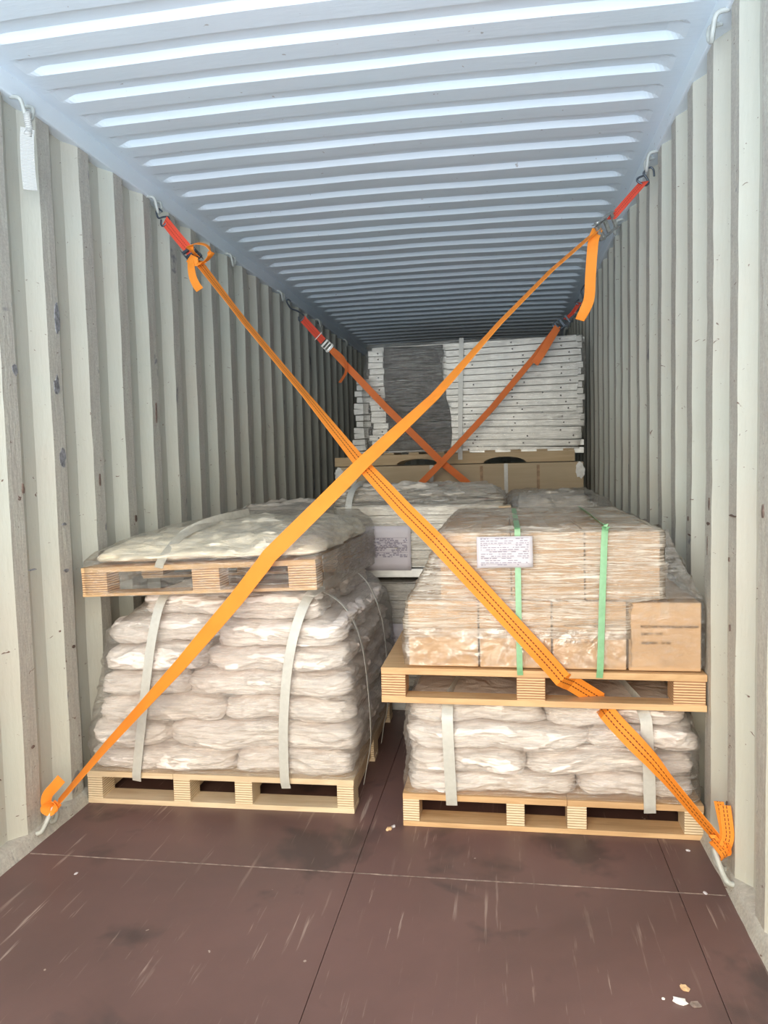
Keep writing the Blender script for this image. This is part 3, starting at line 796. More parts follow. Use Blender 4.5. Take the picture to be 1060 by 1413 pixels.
# loose film draped from the upper cartons over the right-hand lower one
verts, faces = [], []
NU, NV = 26, 26
for i in range(NU+1):
    u = i/NU
    for j in range(NV+1):
        v_ = j/NV
        x = 2.215+0.115*u**0.8; z0_ = 1.07-(1.07-0.838)*(u**0.75)
        y = 2.672+1.0*v_
        d = 0.012*fbm(u*5, v_*9, 2.2, 4)
        verts.append((x+d, y+0.01*fbm(u*4, v_*3, 7, 3), z0_+d+0.006))
for i in range(NU):
    for j in range(NV):
        a = i*(NV+1)+j; faces.append((a, a+1, a+NV+2, a+NV+1))
dr = mesh_obj('loose_film', verts, faces, M_FILM, None, smooth=True)
mo = dr.modifiers.new('solid', 'SOLIDIFY'); mo.thickness = 0.0006
tag(dr, 'loose clear film draped beside the upper cartons by the right wall', 'plastic film')
# front flap of that drape, triangular
verts, faces = [], []
for i in range(15):
    u = i/14; x = 2.212+0.12*u**0.8; zt_ = 1.07-(1.07-0.838)*(u**0.75)+0.006
    for j in range(9):
        z = 0.842+(zt_-0.842)*j/8; verts.append((x, 2.674+0.008*fbm(x*30, z*30, 1, 4), z))
for i in range(14):
    for j in range(8):
        a = i*9+j; faces.append((a, a+9, a+10, a+1))
fl2 = mesh_obj('film_flap', verts, faces, M_FILM, dr, smooth=True)
# film over the lower right carton (glints only)
hull('stretch_wrap', [(0.602, 2.088, 2.344, 2.674, 3.05), (0.70, 2.087, 2.344, 2.673, 3.05), (0.82, 2.087, 2.344, 2.674, 3.05), (0.842, 2.10, 2.335, 2.69, 3.04)], M_FILM_THIN, 33.0,
     'thin clear film over the printed carton next to the right wall', amp=0.003, freq=(8, 8, 8), rad=0.008, n=120)

def paper(name, x0, x1, z0, z1, y, mat, label, rows, ink, ry=0.0, cols=2, seed=1, inset=0.08, grp=None):
    r = empty(name, (x0, y, z0), label, 'paper'); w, h = x1-x0, z1-z0
    bm = bmesh.new(); nx_ = 10
    verts, faces = [], []
    for i in range(nx_+1):
        for j in range(7):
            x = w*i/nx_; z = h*j/6; d = -0.0015*fbm(x*12+seed, z*12, 0, 2)
            verts.append((x, d, z))
    for i in range(nx_):
        for j in range(6):
            a = i*7+j; faces.append((a, a+7, a+8, a+1))
    bm.free()
    s_ = mesh_obj('sheet', verts, faces, mat, r, smooth=True)
    mo = s_.modifiers.new('solid', 'SOLIDIFY'); mo.thickness = 0.0006; mo.offset = 1
    # printed rows: rules and word-like dashes in one mesh
    R = random.Random(seed); vv, ff = [], []
    def q(xa, xb, za, zb_):
        k = len(vv); vv.extend([(xa, -0.0032, za), (xb, -0.0032, za), (xb, -0.0032, zb_), (xa, -0.0032, zb_)]); ff.append((k, k+1, k+2, k+3))
    for k in range(rows):
        z = h*(1-inset)-(h*(1-2*inset))*k/(rows-1)
        if k % 3 == 0: q(w*0.06, w*0.94, z+h*0.035, z+h*0.042)
        x = w*0.07
        while x < w*0.92:
            l_ = R.uniform(0.02, 0.09)*w
            if R.random() < 0.72: q(x, min(x+l_, w*0.93), z, z+h*0.026)
            x += l_+0.018*w
    mesh_obj('printed_rows', vv, ff, ink, r)
    r.rotation_euler = (0, ry, 0); return r
paper('packing_list', 1.581, 1.772, 0.952, 1.060, 2.652, M_PAPER, 'white packing list taped under film on the upper cartons', 13, M_INKG, ry=-0.01, seed=4)

# ------------------------------------------------------------------ profiles
def profile_mesh(L, hgt=0.042, dep=0.05, holes=(), t=0.0025, lip=0.012):
    """galvanised C-channel lying on its side, web facing -Y with round bolt holes; origin at the left end"""
    bm = bmesh.new()
    # front web with holes
    def loop(pts): return [bm.verts.new((x, 0, z)) for x, z in pts]
    cuts = [0.0]
    for hx in holes: cuts += [hx-0.02, hx+0.02]
    cuts.append(L)
    prev = [bm.verts.new((0, 0, 0)), bm.verts.new((0, 0, hgt))]
    for i in range(1, len(cuts)):
        cur = [bm.verts.new((cuts[i], 0, 0)), bm.verts.new((cuts[i], 0, hgt))]
        if i % 2 == 1: bm.faces.new((prev[0], cur[0], cur[1], prev[1]))
        else:
            cxh = (cuts[i-1]+cuts[i])/2; rr = 0.0065; n = 12
            ci = [bm.verts.new((cxh+rr*math.cos(2*math.pi*k/n+math.pi/4), 0, hgt/2+rr*math.sin(2*math.pi*k/n+math.pi/4))) for k in range(n)]
            cor = [cur[1], prev[1], prev[0], cur[0]]
            for s in range(4):
                k0 = s*3
                bm.faces.new([cor[s]]+[ci[(k0+j) % n] for j in range(0, 4)][::1]+[cor[(s+1) % 4]])
        prev = cur
    bmesh.ops.remove_doubles(bm, verts=bm.verts[:], dist=1e-6)
    bmesh.ops.recalc_face_normals(bm, faces=bm.faces[:])
    # flanges and lips
    box_bm(bm, 0, L, 0.0002, dep, 0, t); box_bm(bm, 0, L, 0.0002, dep, hgt-t, hgt)
    box_bm(bm, 0, L, dep-t, dep, t, lip); box_bm(bm, 0, L, dep-t, dep, hgt-lip, hgt-t)
    box_bm(bm, 0.0, L, dep*0.6, dep*0.62, 0.004, hgt-0.004, mat=1)  # near-black inner plate stands in for the shade behind the holes
    me = bpy.data.meshes.new('steel_profile'); bm.to_mesh(me); bm.free()
    me.materials.append(M_GALV); me.materials.append(M_DARK); return me
ORD2 = ['bottom', 'second', 'third', 'fourth', 'fifth', 'sixth', 'seventh', 'eighth', 'ninth', 'tenth', 'eleventh', 'twelfth', 'thirteenth', 'fourteenth', 'fifteenth', 'sixteenth', 'seventeenth', 'top']
BY, BZ = 5.90, 1.392
dzp = 0.0482
me_long = profile_mesh(0.98, holes=(0.12, 0.50, 0.86))
me_long2 = profile_mesh(0.98, holes=(0.20, 0.58, 0.92))
me_tab = profile_mesh(0.115, holes=(0.075,))
me_back = profile_mesh(1.60, holes=(0.3, 0.8, 1.3))
R3 = random.Random(11)
me_tab_n = profile_mesh(0.115)
for i in range(17):
    nm = ORD2[i] if i < 16 else 'top'
    me = me_long if R3.random() < 0.55 else me_long2
    o = bpy.data.objects.new('steel_profile', me); C.objects.link(o)
    tilt = -0.030+0.052*i/16+R3.uniform(-0.008, 0.008)
    x0 = 1.262+R3.uniform(-0.02, 0.035)
    o.location = (x0, BY+R3.uniform(0, 0.012), BZ-0.012+dzp*i+0.0006*i); o.rotation_euler = (0, -tilt, 0)
    tag(o, 'long galvanised steel profile, %s of the right-hand column at the far end' % ('%s from the bottom' % nm if 0 < i < 16 else nm), 'steel profile', 'long profiles in the right-hand far column')
    # left column: profile ends with a bolt hole
    o = bpy.data.objects.new('steel_profile', me_tab if R3.random() < 0.75 else me_tab_n); C.objects.link(o)
    o.location = (0.648+0.0022*i*0+R3.uniform(-0.012, 0.02)-0.0035*i*0+0.03*math.sin(i*0.25)*0.5, BY-0.012, BZ+dzp*i*0.965); o.rotation_euler = (0, R3.uniform(-0.02, 0.02), 0)
    tag(o, 'short pierced steel profile end, %s of the left-hand column' % ('%s from the bottom' % nm if 0 < i < 16 else nm), 'steel profile', 'short profile ends in the left-hand far column')
    for dd in (0.07, 0.14, 0.21):
        if dd > 0.08 and i < 16: continue
        o = bpy.data.objects.new('steel_profile', me_back); C.objects.link(o)
        o.location = (0.68+R3.uniform(-0.02, 0.02), BY+dd, BZ+(dzp+0.0004)*i); o.rotation_euler = (0, -0.012, 0)
        tag(o, 'galvanised profile behind the front columns of the far stack, %s layer, row %s back' % (nm, {0.07: 'one', 0.14: 'two', 0.21: 'three'}[dd]), 'steel profile', 'profiles in the core of the far stack')
for i in range(13):
    o = bpy.data.objects.new('steel_profile', me_tab_n); C.objects.link(o)
    o.location = (0.478+R3.uniform(-0.015, 0.015)+0.004*i, BY+0.16, BZ-0.03+0.0485*i); o.scale = (1.05, 1, 1); o.rotation_euler = (0, R3.uniform(-0.06, 0.06), -0.1)
    nm = ORD2[i] if i < 12 else 'top'
    tag(o, 'bent grey profile end beside the left wall, %s of the outer column' % ('%s from the bottom' % nm if 0 < i < 12 else nm), 'steel profile', 'outermost profile ends of the far stack')

# black film between the two columns
verts, faces = [], []
NU, NV = 24, 40
for i in range(NU+1):
    for j in range(NV+1):
        v_ = j/NV; z = BZ+0.01+0.80*v_
        xr = 1.262+0.03*math.sin(v_*7)-0.05*max(0, v_-0.72)/0.28+0.015*fbm(v_*6, 0, 0, 3)
        xl = 0.775-0.03*(1-v_)
        x = xl+(xr-xl)*i/NU
        verts.append((x, BY-0.004+0.02*math.sin(math.pi*i/NU)+0.012*fbm(x*6, z*7, 3, 4), z))
for i in range(NU):
    for j in range(NV):
        a = i*(NV+1)+j; faces.append((a, a+NV+1, a+NV+2, a+1))
o = mesh_obj('black_film', verts, faces, M_FILM_BLACK, smooth=True)
mo = o.modifiers.new('solid', 'SOLIDIFY'); mo.thickness = 0.001
tag(o, 'glossy black plastic film between the two profile columns of the far stack', 'plastic film')
hull('stretch_wrap', [(BZ-0.01, 0.62, 2.24, BY-0.03, BY+0.42), (1.6, 0.60, 2.28, BY-0.032, BY+0.42), (1.9, 0.60, 2.285, BY-0.03, BY+0.42), (2.15, 0.63, 2.29, BY-0.03, BY+0.40), (2.225, 0.66, 2.27, BY+0.0, BY+0.40)],
     M_FILM, 44.0, 'clear film around the far stack of steel profiles', amp=0.012, freq=(3, 3, 10), rad=0.04)
band([(1.375, 6.1, 2.236), (1.375, 5.90, 2.232), (1.374, 5.862, 2.205), (1.362, 5.860, 1.85), (1.352, 5.862, 1.45), (1.350, 5.866, 1.322)], 0.034, M_BAND, 'grey vertical band around the far stack of steel profiles')

# timber bearer with arched cut-outs
def bearer(x0, x1, y0, y1, z0, z1, arcs, r, label):
    pts = [(x0, z0)]
    for (c, hw) in arcs:
        for k in range(13):
            a = math.pi*(1-k/12); pts.append((c+hw*math.cos(a), z0+r*math.sin(a)))
    pts += [(x1, z0), (x1, z1), (x0, z1)]
    n = len(pts); verts = [(x, y0, z) for x, z in pts]+[(x, y1, z) for x, z in pts]
    faces = [tuple(range(n)), tuple(range(n, 2*n))[::-1]]+[(i, i+n, (i+1) % n+n, (i+1) % n) for i in range(n)]
    o = mesh_obj('timber_bearer', verts, faces, M_PLANK); bpy.context.view_layer.update()
    bm = bmesh.new(); bm.from_mesh(o.data); bmesh.ops.recalc_face_normals(bm, faces=bm.faces[:]); bm.to_mesh(o.data); bm.free()
    move_origin(o, (x0, y0, z0)); tag(o, label, 'timber', 'notched bearers under the far profiles'); return o
bearer(0.535, 2.205, 5.88, 5.925, 1.292, 1.372, ((1.02, 0.165), (1.685, 0.16)), 0.045, 'timber bearer with two arched notches, front one under the far profiles')
bearer(0.535, 2.205, 6.30, 6.345, 1.292, 1.372, ((1.02, 0.165), (1.685, 0.16)), 0.045, 'timber bearer with two arched notches, rear one under the far profiles')
for i in range(9):
    o = box('deck_slat', 0.56+i*0.195, 0.64+i*0.195, 5.885, 6.345, 1.373, 1.389, M_PLANK)
    move_origin(o, (0.56+i*0.195, 5.885, 1.373)); tag(o, 'thin wooden slat between the notched bearers and the far profiles, %s from the left' % ['first', 'second', 'third', 'fourth', 'fifth', 'sixth', 'seventh', 'eighth', 'ninth'][i], 'slat', 'slats under the far profiles')
# long crate
cr = empty('wooden_crate', (0.40, 5.80, 0.0), 'long tan crate with pale tape strips under the far steel profiles', 'crate')
box('crate_body', 0.0, 1.86, 0, 0.75, 0.12, 1.286, M_CRATE, cr, bev=0.005)
for xx in (0.72, 1.28): box('tape_strip', xx, xx+0.028, -0.002, -0.0005, 0.5, 1.286, M_BAND, cr, bev=0)
for xx in (1.10, 1.52): box('stain_strip', xx, xx+0.022, -0.0018, -0.0005, 0.9, 1.27, M_STAIN, cr, bev=0)
for xx in (0.0, 0.6, 1.2, 1.76): box('skid', xx, xx+0.1, 0, 0.75, 0, 0.12, M_PLANK, cr)
def foam(x, y, z, label):
    bm = bmesh.new(); bmesh.ops.create_icosphere(bm, subdivisions=3, radius=1)
    for v in bm.verts:
        k = 1+0.35*fbm(v.co.x*2+x*9, v.co.y*2, v.co.z*2, 3); v.co = Vector((v.co.x*0.032*k, v.co.y*0.012, v.co.z*0.055*k))
    o = bm_obj('corner_padding', bm, M_FOAM); o.location = (x, y, z); tag(o, label, 'packing', 'foam pads on the crate corners')
foam(2.235, 5.79, 1.225, 'white crumpled foam pad on the right upper corner of the tan crate')
foam(0.52, 5.79, 1.19, 'white crumpled foam pad near the left upper corner of the tan crate')
foam(0.415, 5.79, 1.225, 'white foam scrap at the extreme left corner of the tan crate')
bearerL = box('timber_block', 0.36, 0.50, 5.90, 6.2, 1.29, 1.36, M_PLANK); move_origin(bearerL, (0.36, 5.9, 1.29)); tag(bearerL, 'dark timber block left of the notched bearer on the tan crate', 'timber')

# ------------------------------------------------------------------ middle row, between the front stacks and the crate
def stack_profiles(x0, x1, y0, zb, n, cols, gname, dz_=0.046):
    me = profile_mesh(x1-x0)
    for c in range(cols):
        for i in range(n):
            if c > 0 and i < n-1: continue
            o = bpy.data.objects.new('steel_profile', me); C.objects.link(o)
            o.location = (x0+R3.uniform(-0.01, 0.01), y0+c*0.056, zb+dz_*i); o.rotation_euler = (0, R3.uniform(-0.003, 0.003), 0)
            nm = 'top' if i == n-1 else ORD2[i]+(' from the bottom' if i else '')
            tag(o, 'wrapped pale steel profile in the %s, %s layer%s' % (gname, nm, '' if c == 0 else ', row %d back' % (c+1)), 'steel profile', 'profiles in the '+gname)
stack_profiles(0.80, 1.66, 3.95, 0.770, 7, 10, 'upper middle bundle')
stack_profiles(0.86, 1.70, 3.97, 0.130, 12, 4, 'lower middle bundle')
# steel deck under the upper bundle
o = box('steel_beam', 0.76, 1.72, 3.93, 4.60, 0.718, 0.764, M_GALV, bev=0.003); move_origin(o, (0.76, 3.93, 0.718)); tag(o, 'bright flat steel beam under the upper middle bundle', 'steel beam')
o = box('steel_beam', 0.78, 1.72, 3.95, 4.6, 0.0, 0.10, M_GALV, bev=0.003); move_origin(o, (0.78, 3.95, 0.0)); tag(o, 'steel skid beam on the floor under the lower middle bundle', 'steel beam')
hull('stretch_wrap', [(0.775, 0.78, 1.68, 3.937, 4.75), (0.90, 0.775, 1.685, 3.935, 4.75), (1.09, 0.78, 1.68, 3.94, 4.75), (1.13, 0.80, 1.67, 3.98, 4.75), (1.165, 0.84, 1.62, 4.15, 4.7), (1.185, 0.92, 1.55, 4.3, 4.6)],
     M_FILM_HEAVY, 61, 'streaky film around the upper middle bundle behind the crossing straps', amp=0.018, freq=(3, 3, 12))
hull('stretch_wrap', [(0.115, 0.84, 1.72, 3.955, 4.6), (0.3, 0.835, 1.725, 3.95, 4.6), (0.5, 0.84, 1.72, 3.95, 4.6), (0.690, 0.85, 1.71, 3.955, 4.6)],
     M_FILM_GREY, 67, 'dusty film around the lower middle bundle between the two pallet stacks', amp=0.012, freq=(3, 3, 14))
paper('packing_list', 0.925, 1.194, 0.757, 0.990, 3.918, M_PAPER2, 'lilac paper list on the upper middle bundle right of the tilted pallet', 12, M_INKG, seed=9, inset=0.3)
paper('packing_list', 1.07, 1.19, 0.20, 0.47, 3.940, M_PAPER2, 'lilac paper sheet low in the gap between the two pallet stacks', 6, M_INKG, seed=12, inset=0.3)
# right bundle
def lump(name, x0, x1, y0, y1, z0, z1, mat, seed, label, amp=0.03, cat='wrapped bundle', film_mat=None, ez=3.0):
    o = pillow(name, x0, x1, y0, y1, z0, z1, seed, mat, flat=False, ex=6, ez=ez, over=0, nx=34, wr=amp)
    move_origin(o, ((x0+x1)/2, (y0+y1)/2, z0)); tag(o, label, cat); return o
M_GREYWRAP = sack_mat('grey_wrapped_goods', (0.66, 0.59, 0.50), (0.90, 0.83, 0.74))
lump('wrapped_bundle', 1.69, 2.20, 4.05, 5.0, 0.60, 1.115, M_GREYWRAP, 71, 'dusty film-wrapped bundle against the right wall behind the cartons', 0.035)
lump('wrapped_bundle', 0.10, 0.80, 3.98, 4.9, 0.86, 1.085, M_GREYWRAP, 75, 'dusty film-wrapped bundle against the left wall behind the tilted pallet', 0.035)
lump('wrapped_bundle', 0.12, 0.82, 4.0, 4.9, 0.50, 0.87, M_GREYWRAP, 77, 'dusty film-wrapped bundle under the left wrapped one, low behind the tall sack stack', 0.02)
lump('wrapped_bundle', 0.70, 1.62, 4.05, 4.95, 1.100, 1.185, M_GREYWRAP, 79, 'flat dusty wrapped bundle lying on the upper middle bundle', 0.028, ez=2)
hull('stretch_wrap', [(0.62, 1.685, 2.225, 4.02, 5.03), (0.9, 1.68, 2.23, 4.01, 5.03), (1.08, 1.69, 2.225, 4.03, 5.02), (1.125, 1.73, 2.15, 4.12, 4.95)], M_FILM, 83, 'crumpled film over the bundle at the right wall behind the cartons', amp=0.02, freq=(4, 4, 8))
hull('stretch_wrap', [(0.62, 0.08, 0.80, 3.95, 4.93), (0.98, 0.075, 0.82, 3.95, 4.93), (1.05, 0.12, 0.83, 4.0, 4.9), (1.085, 0.25, 0.83, 4.1, 4.8)], M_FILM, 87, 'crumpled film over the bundle at the left wall behind the tilted pallet', amp=0.02, freq=(4, 4, 8))
o = box('timber_block', 1.648, 1.712, 3.93, 4.05, 1.045, 1.085, M_PINE, bev=0.003); move_origin(o, (1.648, 3.93, 1.045)); tag(o, 'small pale wood block end poking out of the middle wrapping', 'timber')
band([(0.885, 4.5, 1.205), (0.875, 4.1, 1.195), (0.868, 3.94, 1.12), (0.865, 3.925, 0.98)], 0.034, M_BAND, 'faint grey band over the upper middle bundle beside the strap crossing')
# goods that carry the left and right wrapped bundles
o = box('plywood_case', 0.12, 0.80, 4.02, 4.88, 0.0, 0.50, M_CRATE, bev=0.004); move_origin(o, (0.12, 4.02, 0)); tag(o, 'plywood case on the floor behind the tall left sack stack', 'crate')
o = box('plywood_case', 1.74, 2.24, 4.06, 4.98, 0.0, 0.62, M_CRATE, bev=0.004); move_origin(o, (1.74, 4.06, 0)); tag(o, 'plywood case on the floor behind the right pallet stack', 'crate')

# ------------------------------------------------------------------ ratchet straps
def hook(parent, a, b, mat=M_STEEL, r=0.0045):
    """double J wire hook from the ring (a) to the webbing (b)"""
    a, b = Vector(a), Vector(b); d = (b-a); t = d.normalized(); s = t.cross(Vector((0, 1, 0))).normalized()
    L_ = d.length
    pts = [a-t*0.010+s*0.022-Vector((0, 0, 0.012)), a-t*0.022+s*0.010, a-t*0.022-s*0.008, a+t*L_*0.25-s*0.018, a+t*L_*0.55+s*0.004, a+t*L_*0.8+s*0.02, b+s*0.024, b+t*0.012+s*0.02]
    tube('hook', pts, r, mat, parent)
    pts = [b+t*0.012+s*0.02, b+t*0.014-s*0.02, b-s*0.026, b-t*0.02-s*0.012]
    tube('hook', pts, r, mat, parent)
def ratchet(parent, c, t, nrm, mat, w=0.062, L_=0.10, open_=False):
    """ratchet tensioner: two side plates, spool, handle, release bar"""
    c, t, nrm = Vector(c), Vector(t).normalized(), Vector(nrm).normalized()
    nrm = (nrm-t*nrm.dot(t)).normalized(); s = t.cross(nrm)
    M4 = Matrix((t, s, nrm)).transposed().to_4x4(); M4.translation = c
    bm = bmesh.new()
    for k in (-1, 1): box_bm(bm, -L_/2, L_/2, k*w/2-0.0015, k*w/2+0.0015, -0.006, 0.022, 0.0006)
    box_bm(bm, -L_/2, -L_/2+0.014, -w/2, w/2, -0.002, 0.008, 0.001)
    box_bm(bm, -L_*0.12, L_*0.02, -w/2, w/2, 0.0, 0.012, 0.002)
    bmesh.ops.transform(bm, matrix=M4, verts=bm.verts); f = bm_obj('ratchet_frame', bm, mat, parent)
    bm = bmesh.new()
    for k in (-1, 1): box_bm(bm, 0.0, L_*0.55, k*w*0.42-0.001, k*w*0.42+0.001, 0.012, 0.030, 0.0005)
    box_bm(bm, L_*0.42, L_*0.55, -w*0.42, w*0.42, 0.014, 0.028, 0.003)
    bmesh.ops.transform(bm, matrix=M4, verts=bm.verts); h = bm_obj('handle', bm, mat, parent)
    p = [M4 @ Vector((L_*0.30, -w*0.6, 0.008)), M4 @ Vector((L_*0.30, w*0.6, 0.008))]
    tube('spool', p, 0.010, mat, parent)
S1 = empty('ratchet_strap', (0.05, 3.57, 2.55), 'front orange strap with dark lines, upper left rail to lower right corner', 'strap')
S1i = Matrix.Translation(-Vector((0.05, 3.57, 2.55)))
def finish(S):
    """children were built in world space; keep them there"""
    loc = S.location.copy()
    for ch in S.children:
        ch.data.transform(Matrix.Translation(-loc))
hook(S1, (0.050, 3.572, 2.552), (0.080, 3.562, 2.512))
ribbon('short_webbing', [(0.078, 3.562, 2.512), (0.150, 3.52, 2.430), (0.240, 3.478, 2.330)], 0.050, M_RED, S1, twist=[(0, 20), (1, 20)])
ratchet(S1, (0.250, 3.468, 2.312), (0.13, -0.06, -0.15), (0.25, -1, 0.1), M_STEEL, w=0.060, L_=0.095)
ribbon('webbing_loop', [(0.285, 3.44, 2.30), (0.275, 3.38, 2.325), (0.315, 3.36, 2.335), (0.360, 3.37, 2.325), (0.372, 3.39, 2.295), (0.335, 3.42, 2.272), (0.30, 3.44, 2.268)], 0.034, M_ORANGE, S1, base=(0.2, -0.5, 1), smooth_path=True)
ribbon('webbing_wrap', [(0.262, 3.45, 2.29), (0.258, 3.405, 2.285), (0.300, 3.395, 2.262), (0.318, 3.43, 2.262)], 0.040, M_ORANGE, S1, base=(-0.4, -0.8, 0.3), smooth_path=True)
ribbon('loose_tail', [(0.268, 3.40, 2.275), (0.276, 3.385, 2.23), (0.285, 3.378, 2.19), (0.302, 3.370, 2.155), (0.323, 3.36, 2.128)], 0.036, M_ORANGE, S1, smooth_path=True, twist=[(0, 15), (1, -15)])
ribbon('long_webbing', [(0.279, 3.450, 2.285), (0.568, 3.270, 1.947), (0.912, 3.030, 1.576), (1.136, 2.864, 1.330), (1.321, 2.740, 1.150), (1.435, 2.648, 1.051),
                        (1.779, 2.640, 0.669), (1.833, 2.646, 0.606), (1.868, 2.652, 0.562), (1.905, 2.700, 0.535), (2.003, 2.750, 0.462)],
       0.060, M_ORANGE_L, S1, twist=[(0, -64), (0.12, -76), (0.36, -75), (0.48, -56), (0.62, -20), (0.72, 0), (1, 0)])
ribbon('long_webbing', [(1.998, 2.752, 0.458), (2.018, 2.672, 0.443), (2.045, 2.645, 0.415), (2.151, 2.58, 0.313), (2.263, 2.47, 0.192), (2.322, 2.41, 0.131)],
       0.060, M_ORANGE_L, S1, twist=[(0, 0), (0.35, 0), (0.62, 48), (1, 58)])
ribbon('knot', [(2.31, 2.41, 0.14), (2.325, 2.375, 0.105), (2.318, 2.36, 0.125), (2.30, 2.40, 0.14), (2.312, 2.42, 0.12), (2.335, 2.385, 0.12), (2.325, 2.37, 0.15)], 0.036, M_ORANGE_L, S1, smooth_path=True, twist=[(0, 0), (1, 120)])
ribbon('loose_tail', [(2.326, 2.375, 0.13), (2.334, 2.372, 0.17), (2.331, 2.375, 0.215), (2.326, 2.38, 0.262)], 0.034, M_ORANGE_L, S1, smooth_path=True, base=(-0.35, -1, 0))
ribbon('loose_tail', [(2.326, 2.39, 0.13), (2.329, 2.388, 0.17), (2.322, 2.388, 0.215), (2.312, 2.392, 0.268)], 0.030, M_ORANGE_L, S1, smooth_path=True, base=(-0.7, -1, 0))
finish(S1)
S2 = empty('ratchet_strap', (2.33, 3.55, 2.56), 'front plain orange strap, upper right rail to lower left corner', 'strap')
hook(S2, (2.318, 3.552, 2.552), (2.296, 3.548, 2.518))
ribbon('short_webbing', [(2.298, 3.550, 2.515), (2.220, 3.50, 2.425), (2.146, 3.452, 2.338)], 0.050, M_RED, S2, twist=[(0, 50), (1, 50)])
ratchet(S2, (2.118, 3.438, 2.306), (-0.10, -0.05, -0.08), (0.5, -0.9, -0.3), M_BUCK, w=0.070, L_=0.115)
ribbon('loose_tail', [(2.085, 3.415, 2.290), (2.066, 3.39, 2.24), (2.058, 3.38, 2.18), (2.051, 3.378, 2.09), (2.045, 3.375, 2.00), (2.030, 3.372, 1.955), (2.004, 3.37, 1.905)], 0.044, M_ORANGE, S2, smooth_path=True, twist=[(0, 10), (0.8, 0), (1, 35)])
ribbon('long_webbing', [(2.084, 3.42, 2.286), (1.883, 3.30, 2.102), (1.670, 3.16, 1.876), (1.414, 2.99, 1.576), (1.155, 2.828, 1.327), (1.000, 2.74, 1.167), (0.824, 2.672, 0.995), (0.800, 2.668, 0.962),
                        (0.700, 2.655, 0.840), (0.489, 2.600, 0.598), (0.225, 2.53, 0.316), (0.060, 2.47, 0.123)],
       0.058, M_ORANGE, S2, twist=[(0, 70), (0.22, 65), (0.36, 46), (0.5, 14), (0.62, 0), (0.72, 15), (0.86, 48), (1, 66)])
ribbon('knot', [(0.068, 2.46, 0.13), (0.05, 2.44, 0.105), (0.035, 2.43, 0.12), (0.06, 2.44, 0.135), (0.072, 2.45, 0.115), (0.045, 2.455, 0.10), (0.03, 2.445, 0.13)], 0.032, M_ORANGE, S2, smooth_path=True, twist=[(0, 0), (1, 100)])
ribbon('loose_tail', [(0.038, 2.445, 0.112), (0.034, 2.44, 0.14), (0.046, 2.435, 0.17), (0.075, 2.43, 0.20), (0.105, 2.43, 0.232)], 0.036, M_ORANGE, S2, smooth_path=True, twist=[(0, 30), (0.5, 10), (1, 0)])
finish(S2)
S3 = empty('ratchet_strap', (0.12, 5.71, 2.50), 'far orange ratchet strap hooked to the left rail in front of the steel profiles', 'strap')
hook(S3, (0.085, 5.71, 2.545), (0.180, 5.70, 2.425), r=0.006)
ribbon('short_webbing', [(0.185, 5.70, 2.42), (0.27, 5.685, 2.325), (0.350, 5.672, 2.236)], 0.056, M_RED, S3, twist=[(0, 10), (1, 10)])
tube('buckle_pin', [(0.285, 5.665, 2.245), (0.345, 5.665, 2.305)], 0.003, M_BUCKB, S3)
ratchet(S3, (0.385, 5.665, 2.198), (0.11, 0, -0.11), (0, -1, 0), M_BUCKB, w=0.064, L_=0.075)
ribbon('loose_tail', [(0.410, 5.655, 2.175), (0.47, 5.63, 2.13), (0.515, 5.62, 2.085), (0.530, 5.62, 2.04), (0.524, 5.62, 1.985), (0.483, 5.60, 1.916)], 0.040, M_ORANGE_D, S3, smooth_path=True, twist=[(0, 0), (0.5, 50), (1, 50)])
ribbon('long_webbing', [(0.400, 5.665, 2.182), (0.811, 5.63, 1.733), (1.222, 5.60, 1.312), (1.390, 5.57, 1.172), (1.62, 5.55, 0.95), (2.02, 5.52, 0.56)], 0.052, M_ORANGE_D, S3, twist=[(0, 30), (0.15, 10), (1, 5)])
finish(S3)
S4 = empty('ratchet_strap', (2.29, 5.75, 2.50), 'far orange ratchet strap hooked to the right rail in front of the steel profiles', 'strap')
hook(S4, (2.275, 5.75, 2.535), (2.235, 5.74, 2.43), r=0.006)
ribbon('short_webbing', [(2.235, 5.74, 2.43), (2.182, 5.72, 2.355), (2.13, 5.705, 2.31)], 0.045, M_RED, S4, twist=[(0, 55), (1, 55)])
ratchet(S4, (2.10, 5.695, 2.282), (-0.10, 0, -0.07), (0.2, -1, 0), M_STEEL, w=0.06, L_=0.12)
ribbon('loose_tail', [(2.072, 5.665, 2.25), (2.01, 5.62, 2.15), (1.955, 5.59, 2.06), (1.905, 5.575, 1.99)], 0.055, M_ORANGE_D, S4, smooth_path=True, twist=[(0, -25), (1, -10)])
ribbon('long_webbing', [(2.077, 5.69, 2.263), (1.920, 5.65, 2.060), (1.605, 5.60, 1.694), (1.224, 5.545, 1.297), (1.064, 5.53, 1.142), (0.80, 5.50, 0.88), (0.50, 5.45, 0.58)], 0.052, M_ORANGE_D, S4, twist=[(0, 40), (0.2, 32), (1, 25)])
finish(S4)
# white sling on the nearest left ring
S5 = empty('white_sling', (0.05, 2.55, 2.57), 'short white webbing sling hanging from the nearest upper left ring', 'sling')
tube('sling_knot', [(0.045, 2.545, 2.578), (0.050, 2.53, 2.56), (0.045, 2.545, 2.53), (0.048, 2.53, 2.50)], 0.013, M_SLINGW, S5)
ribbon('webbing', [(0.046, 2.535, 2.525), (0.045, 2.53, 2.49), (0.046, 2.525, 2.42), (0.050, 2.52, 2.37), (0.060, 2.51, 2.305)], 0.045, M_SLINGW, S5, base=(0.7, -0.9, 0), smooth_path=True)
finish(S5)

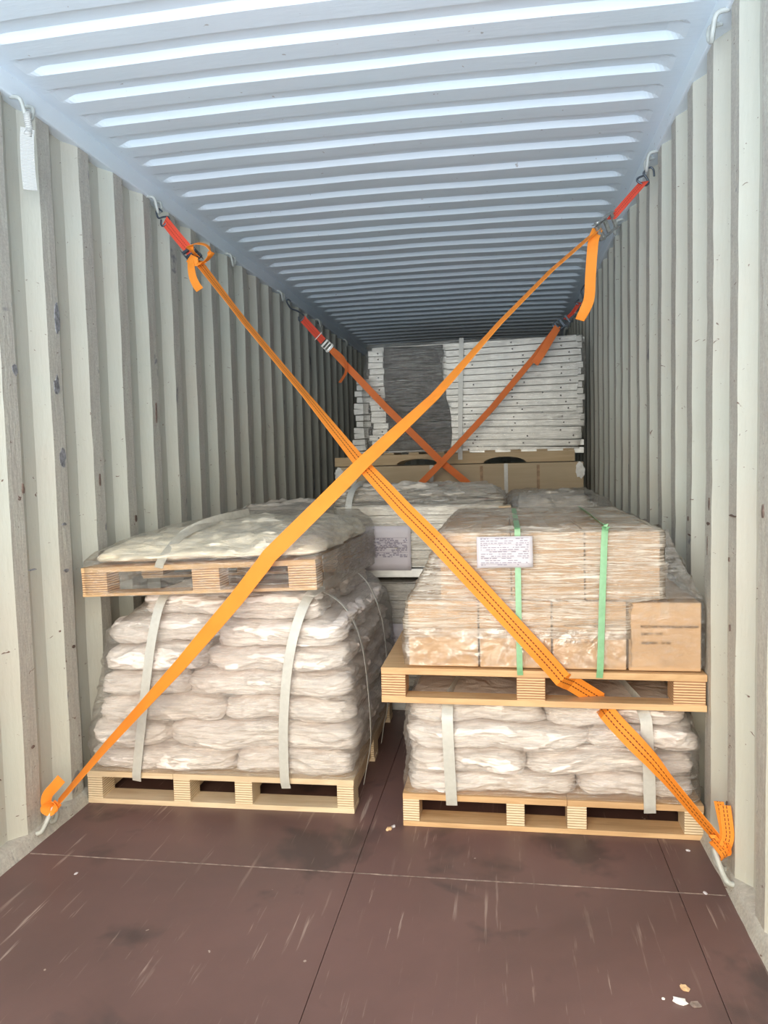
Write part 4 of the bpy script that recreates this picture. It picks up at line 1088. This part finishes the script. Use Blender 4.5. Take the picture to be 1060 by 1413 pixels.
# ------------------------------------------------------------------ litter on the floor
def chip(name, x, y, z, s, mat, seed, label, cat='debris', grp=None):
    bm = bmesh.new(); bmesh.ops.create_icosphere(bm, subdivisions=2, radius=1)
    for v in bm.verts:
        k = 1+0.5*noise.noise(v.co*1.7+Vector((seed, 0, 0))); v.co = Vector((v.co.x*s[0]*k, v.co.y*s[1]*k, v.co.z*s[2]*k))
        v.co.z = max(v.co.z, -s[2]*0.6)
    o = bm_obj(name, bm, mat); o.location = (x, y, z+s[2]*0.6); o.rotation_euler = (0, 0, seed); tag(o, label, cat, grp)
chip('paper_scrap', 2.083, 1.855, 0, (0.011, 0.016, 0.006), M_FOAM, 1.2, 'largest white scrap of the little cluster at the lower right of the floor', grp='scraps on the floor')
chip('paper_scrap', 2.104, 1.905, 0, (0.013, 0.010, 0.005), M_WOODCHIP, 2.2, 'tan scrap behind the white one in the lower right floor cluster', grp='scraps on the floor')
chip('paper_scrap', 2.118, 1.850, 0, (0.015, 0.012, 0.003), M_SEAM, 3.0, 'flat brownish scrap right of the white one in the lower right floor cluster', grp='scraps on the floor')
chip('paper_scrap', 2.045, 1.862, 0, (0.004, 0.004, 0.002), M_FOAM, 3.4, 'tiny white crumb left of the lower right floor cluster', grp='scraps on the floor')
chip('wood_chip', 1.249, 2.64, 0, (0.014, 0.010, 0.006), M_WOODCHIP, 4.4, 'orange wood chip on the floor in the gap between the two pallet stacks', grp='scraps on the floor')
chip('wood_chip', 1.262, 2.66, 0, (0.007, 0.008, 0.005), M_PAPER, 5.1, 'white crumb next to the orange wood chip', grp='scraps on the floor')
chip('paper_scrap', 2.27, 2.60, 0, (0.008, 0.005, 0.003), M_PAPER, 5.9, 'small white scrap on the floor in front of the right pallet corner', grp='scraps on the floor')
chip('paper_scrap', 2.262, 2.345, 0, (0.005, 0.009, 0.003), M_PAPER, 6.7, 'small pale scrap by the floor seam near the right wall', grp='scraps on the floor')
chip('paper_scrap', 0.265, 2.235, 0, (0.007, 0.005, 0.002), M_PAPER, 7.7, 'white speck on the left half of the floor in front of the seam', grp='scraps on the floor')
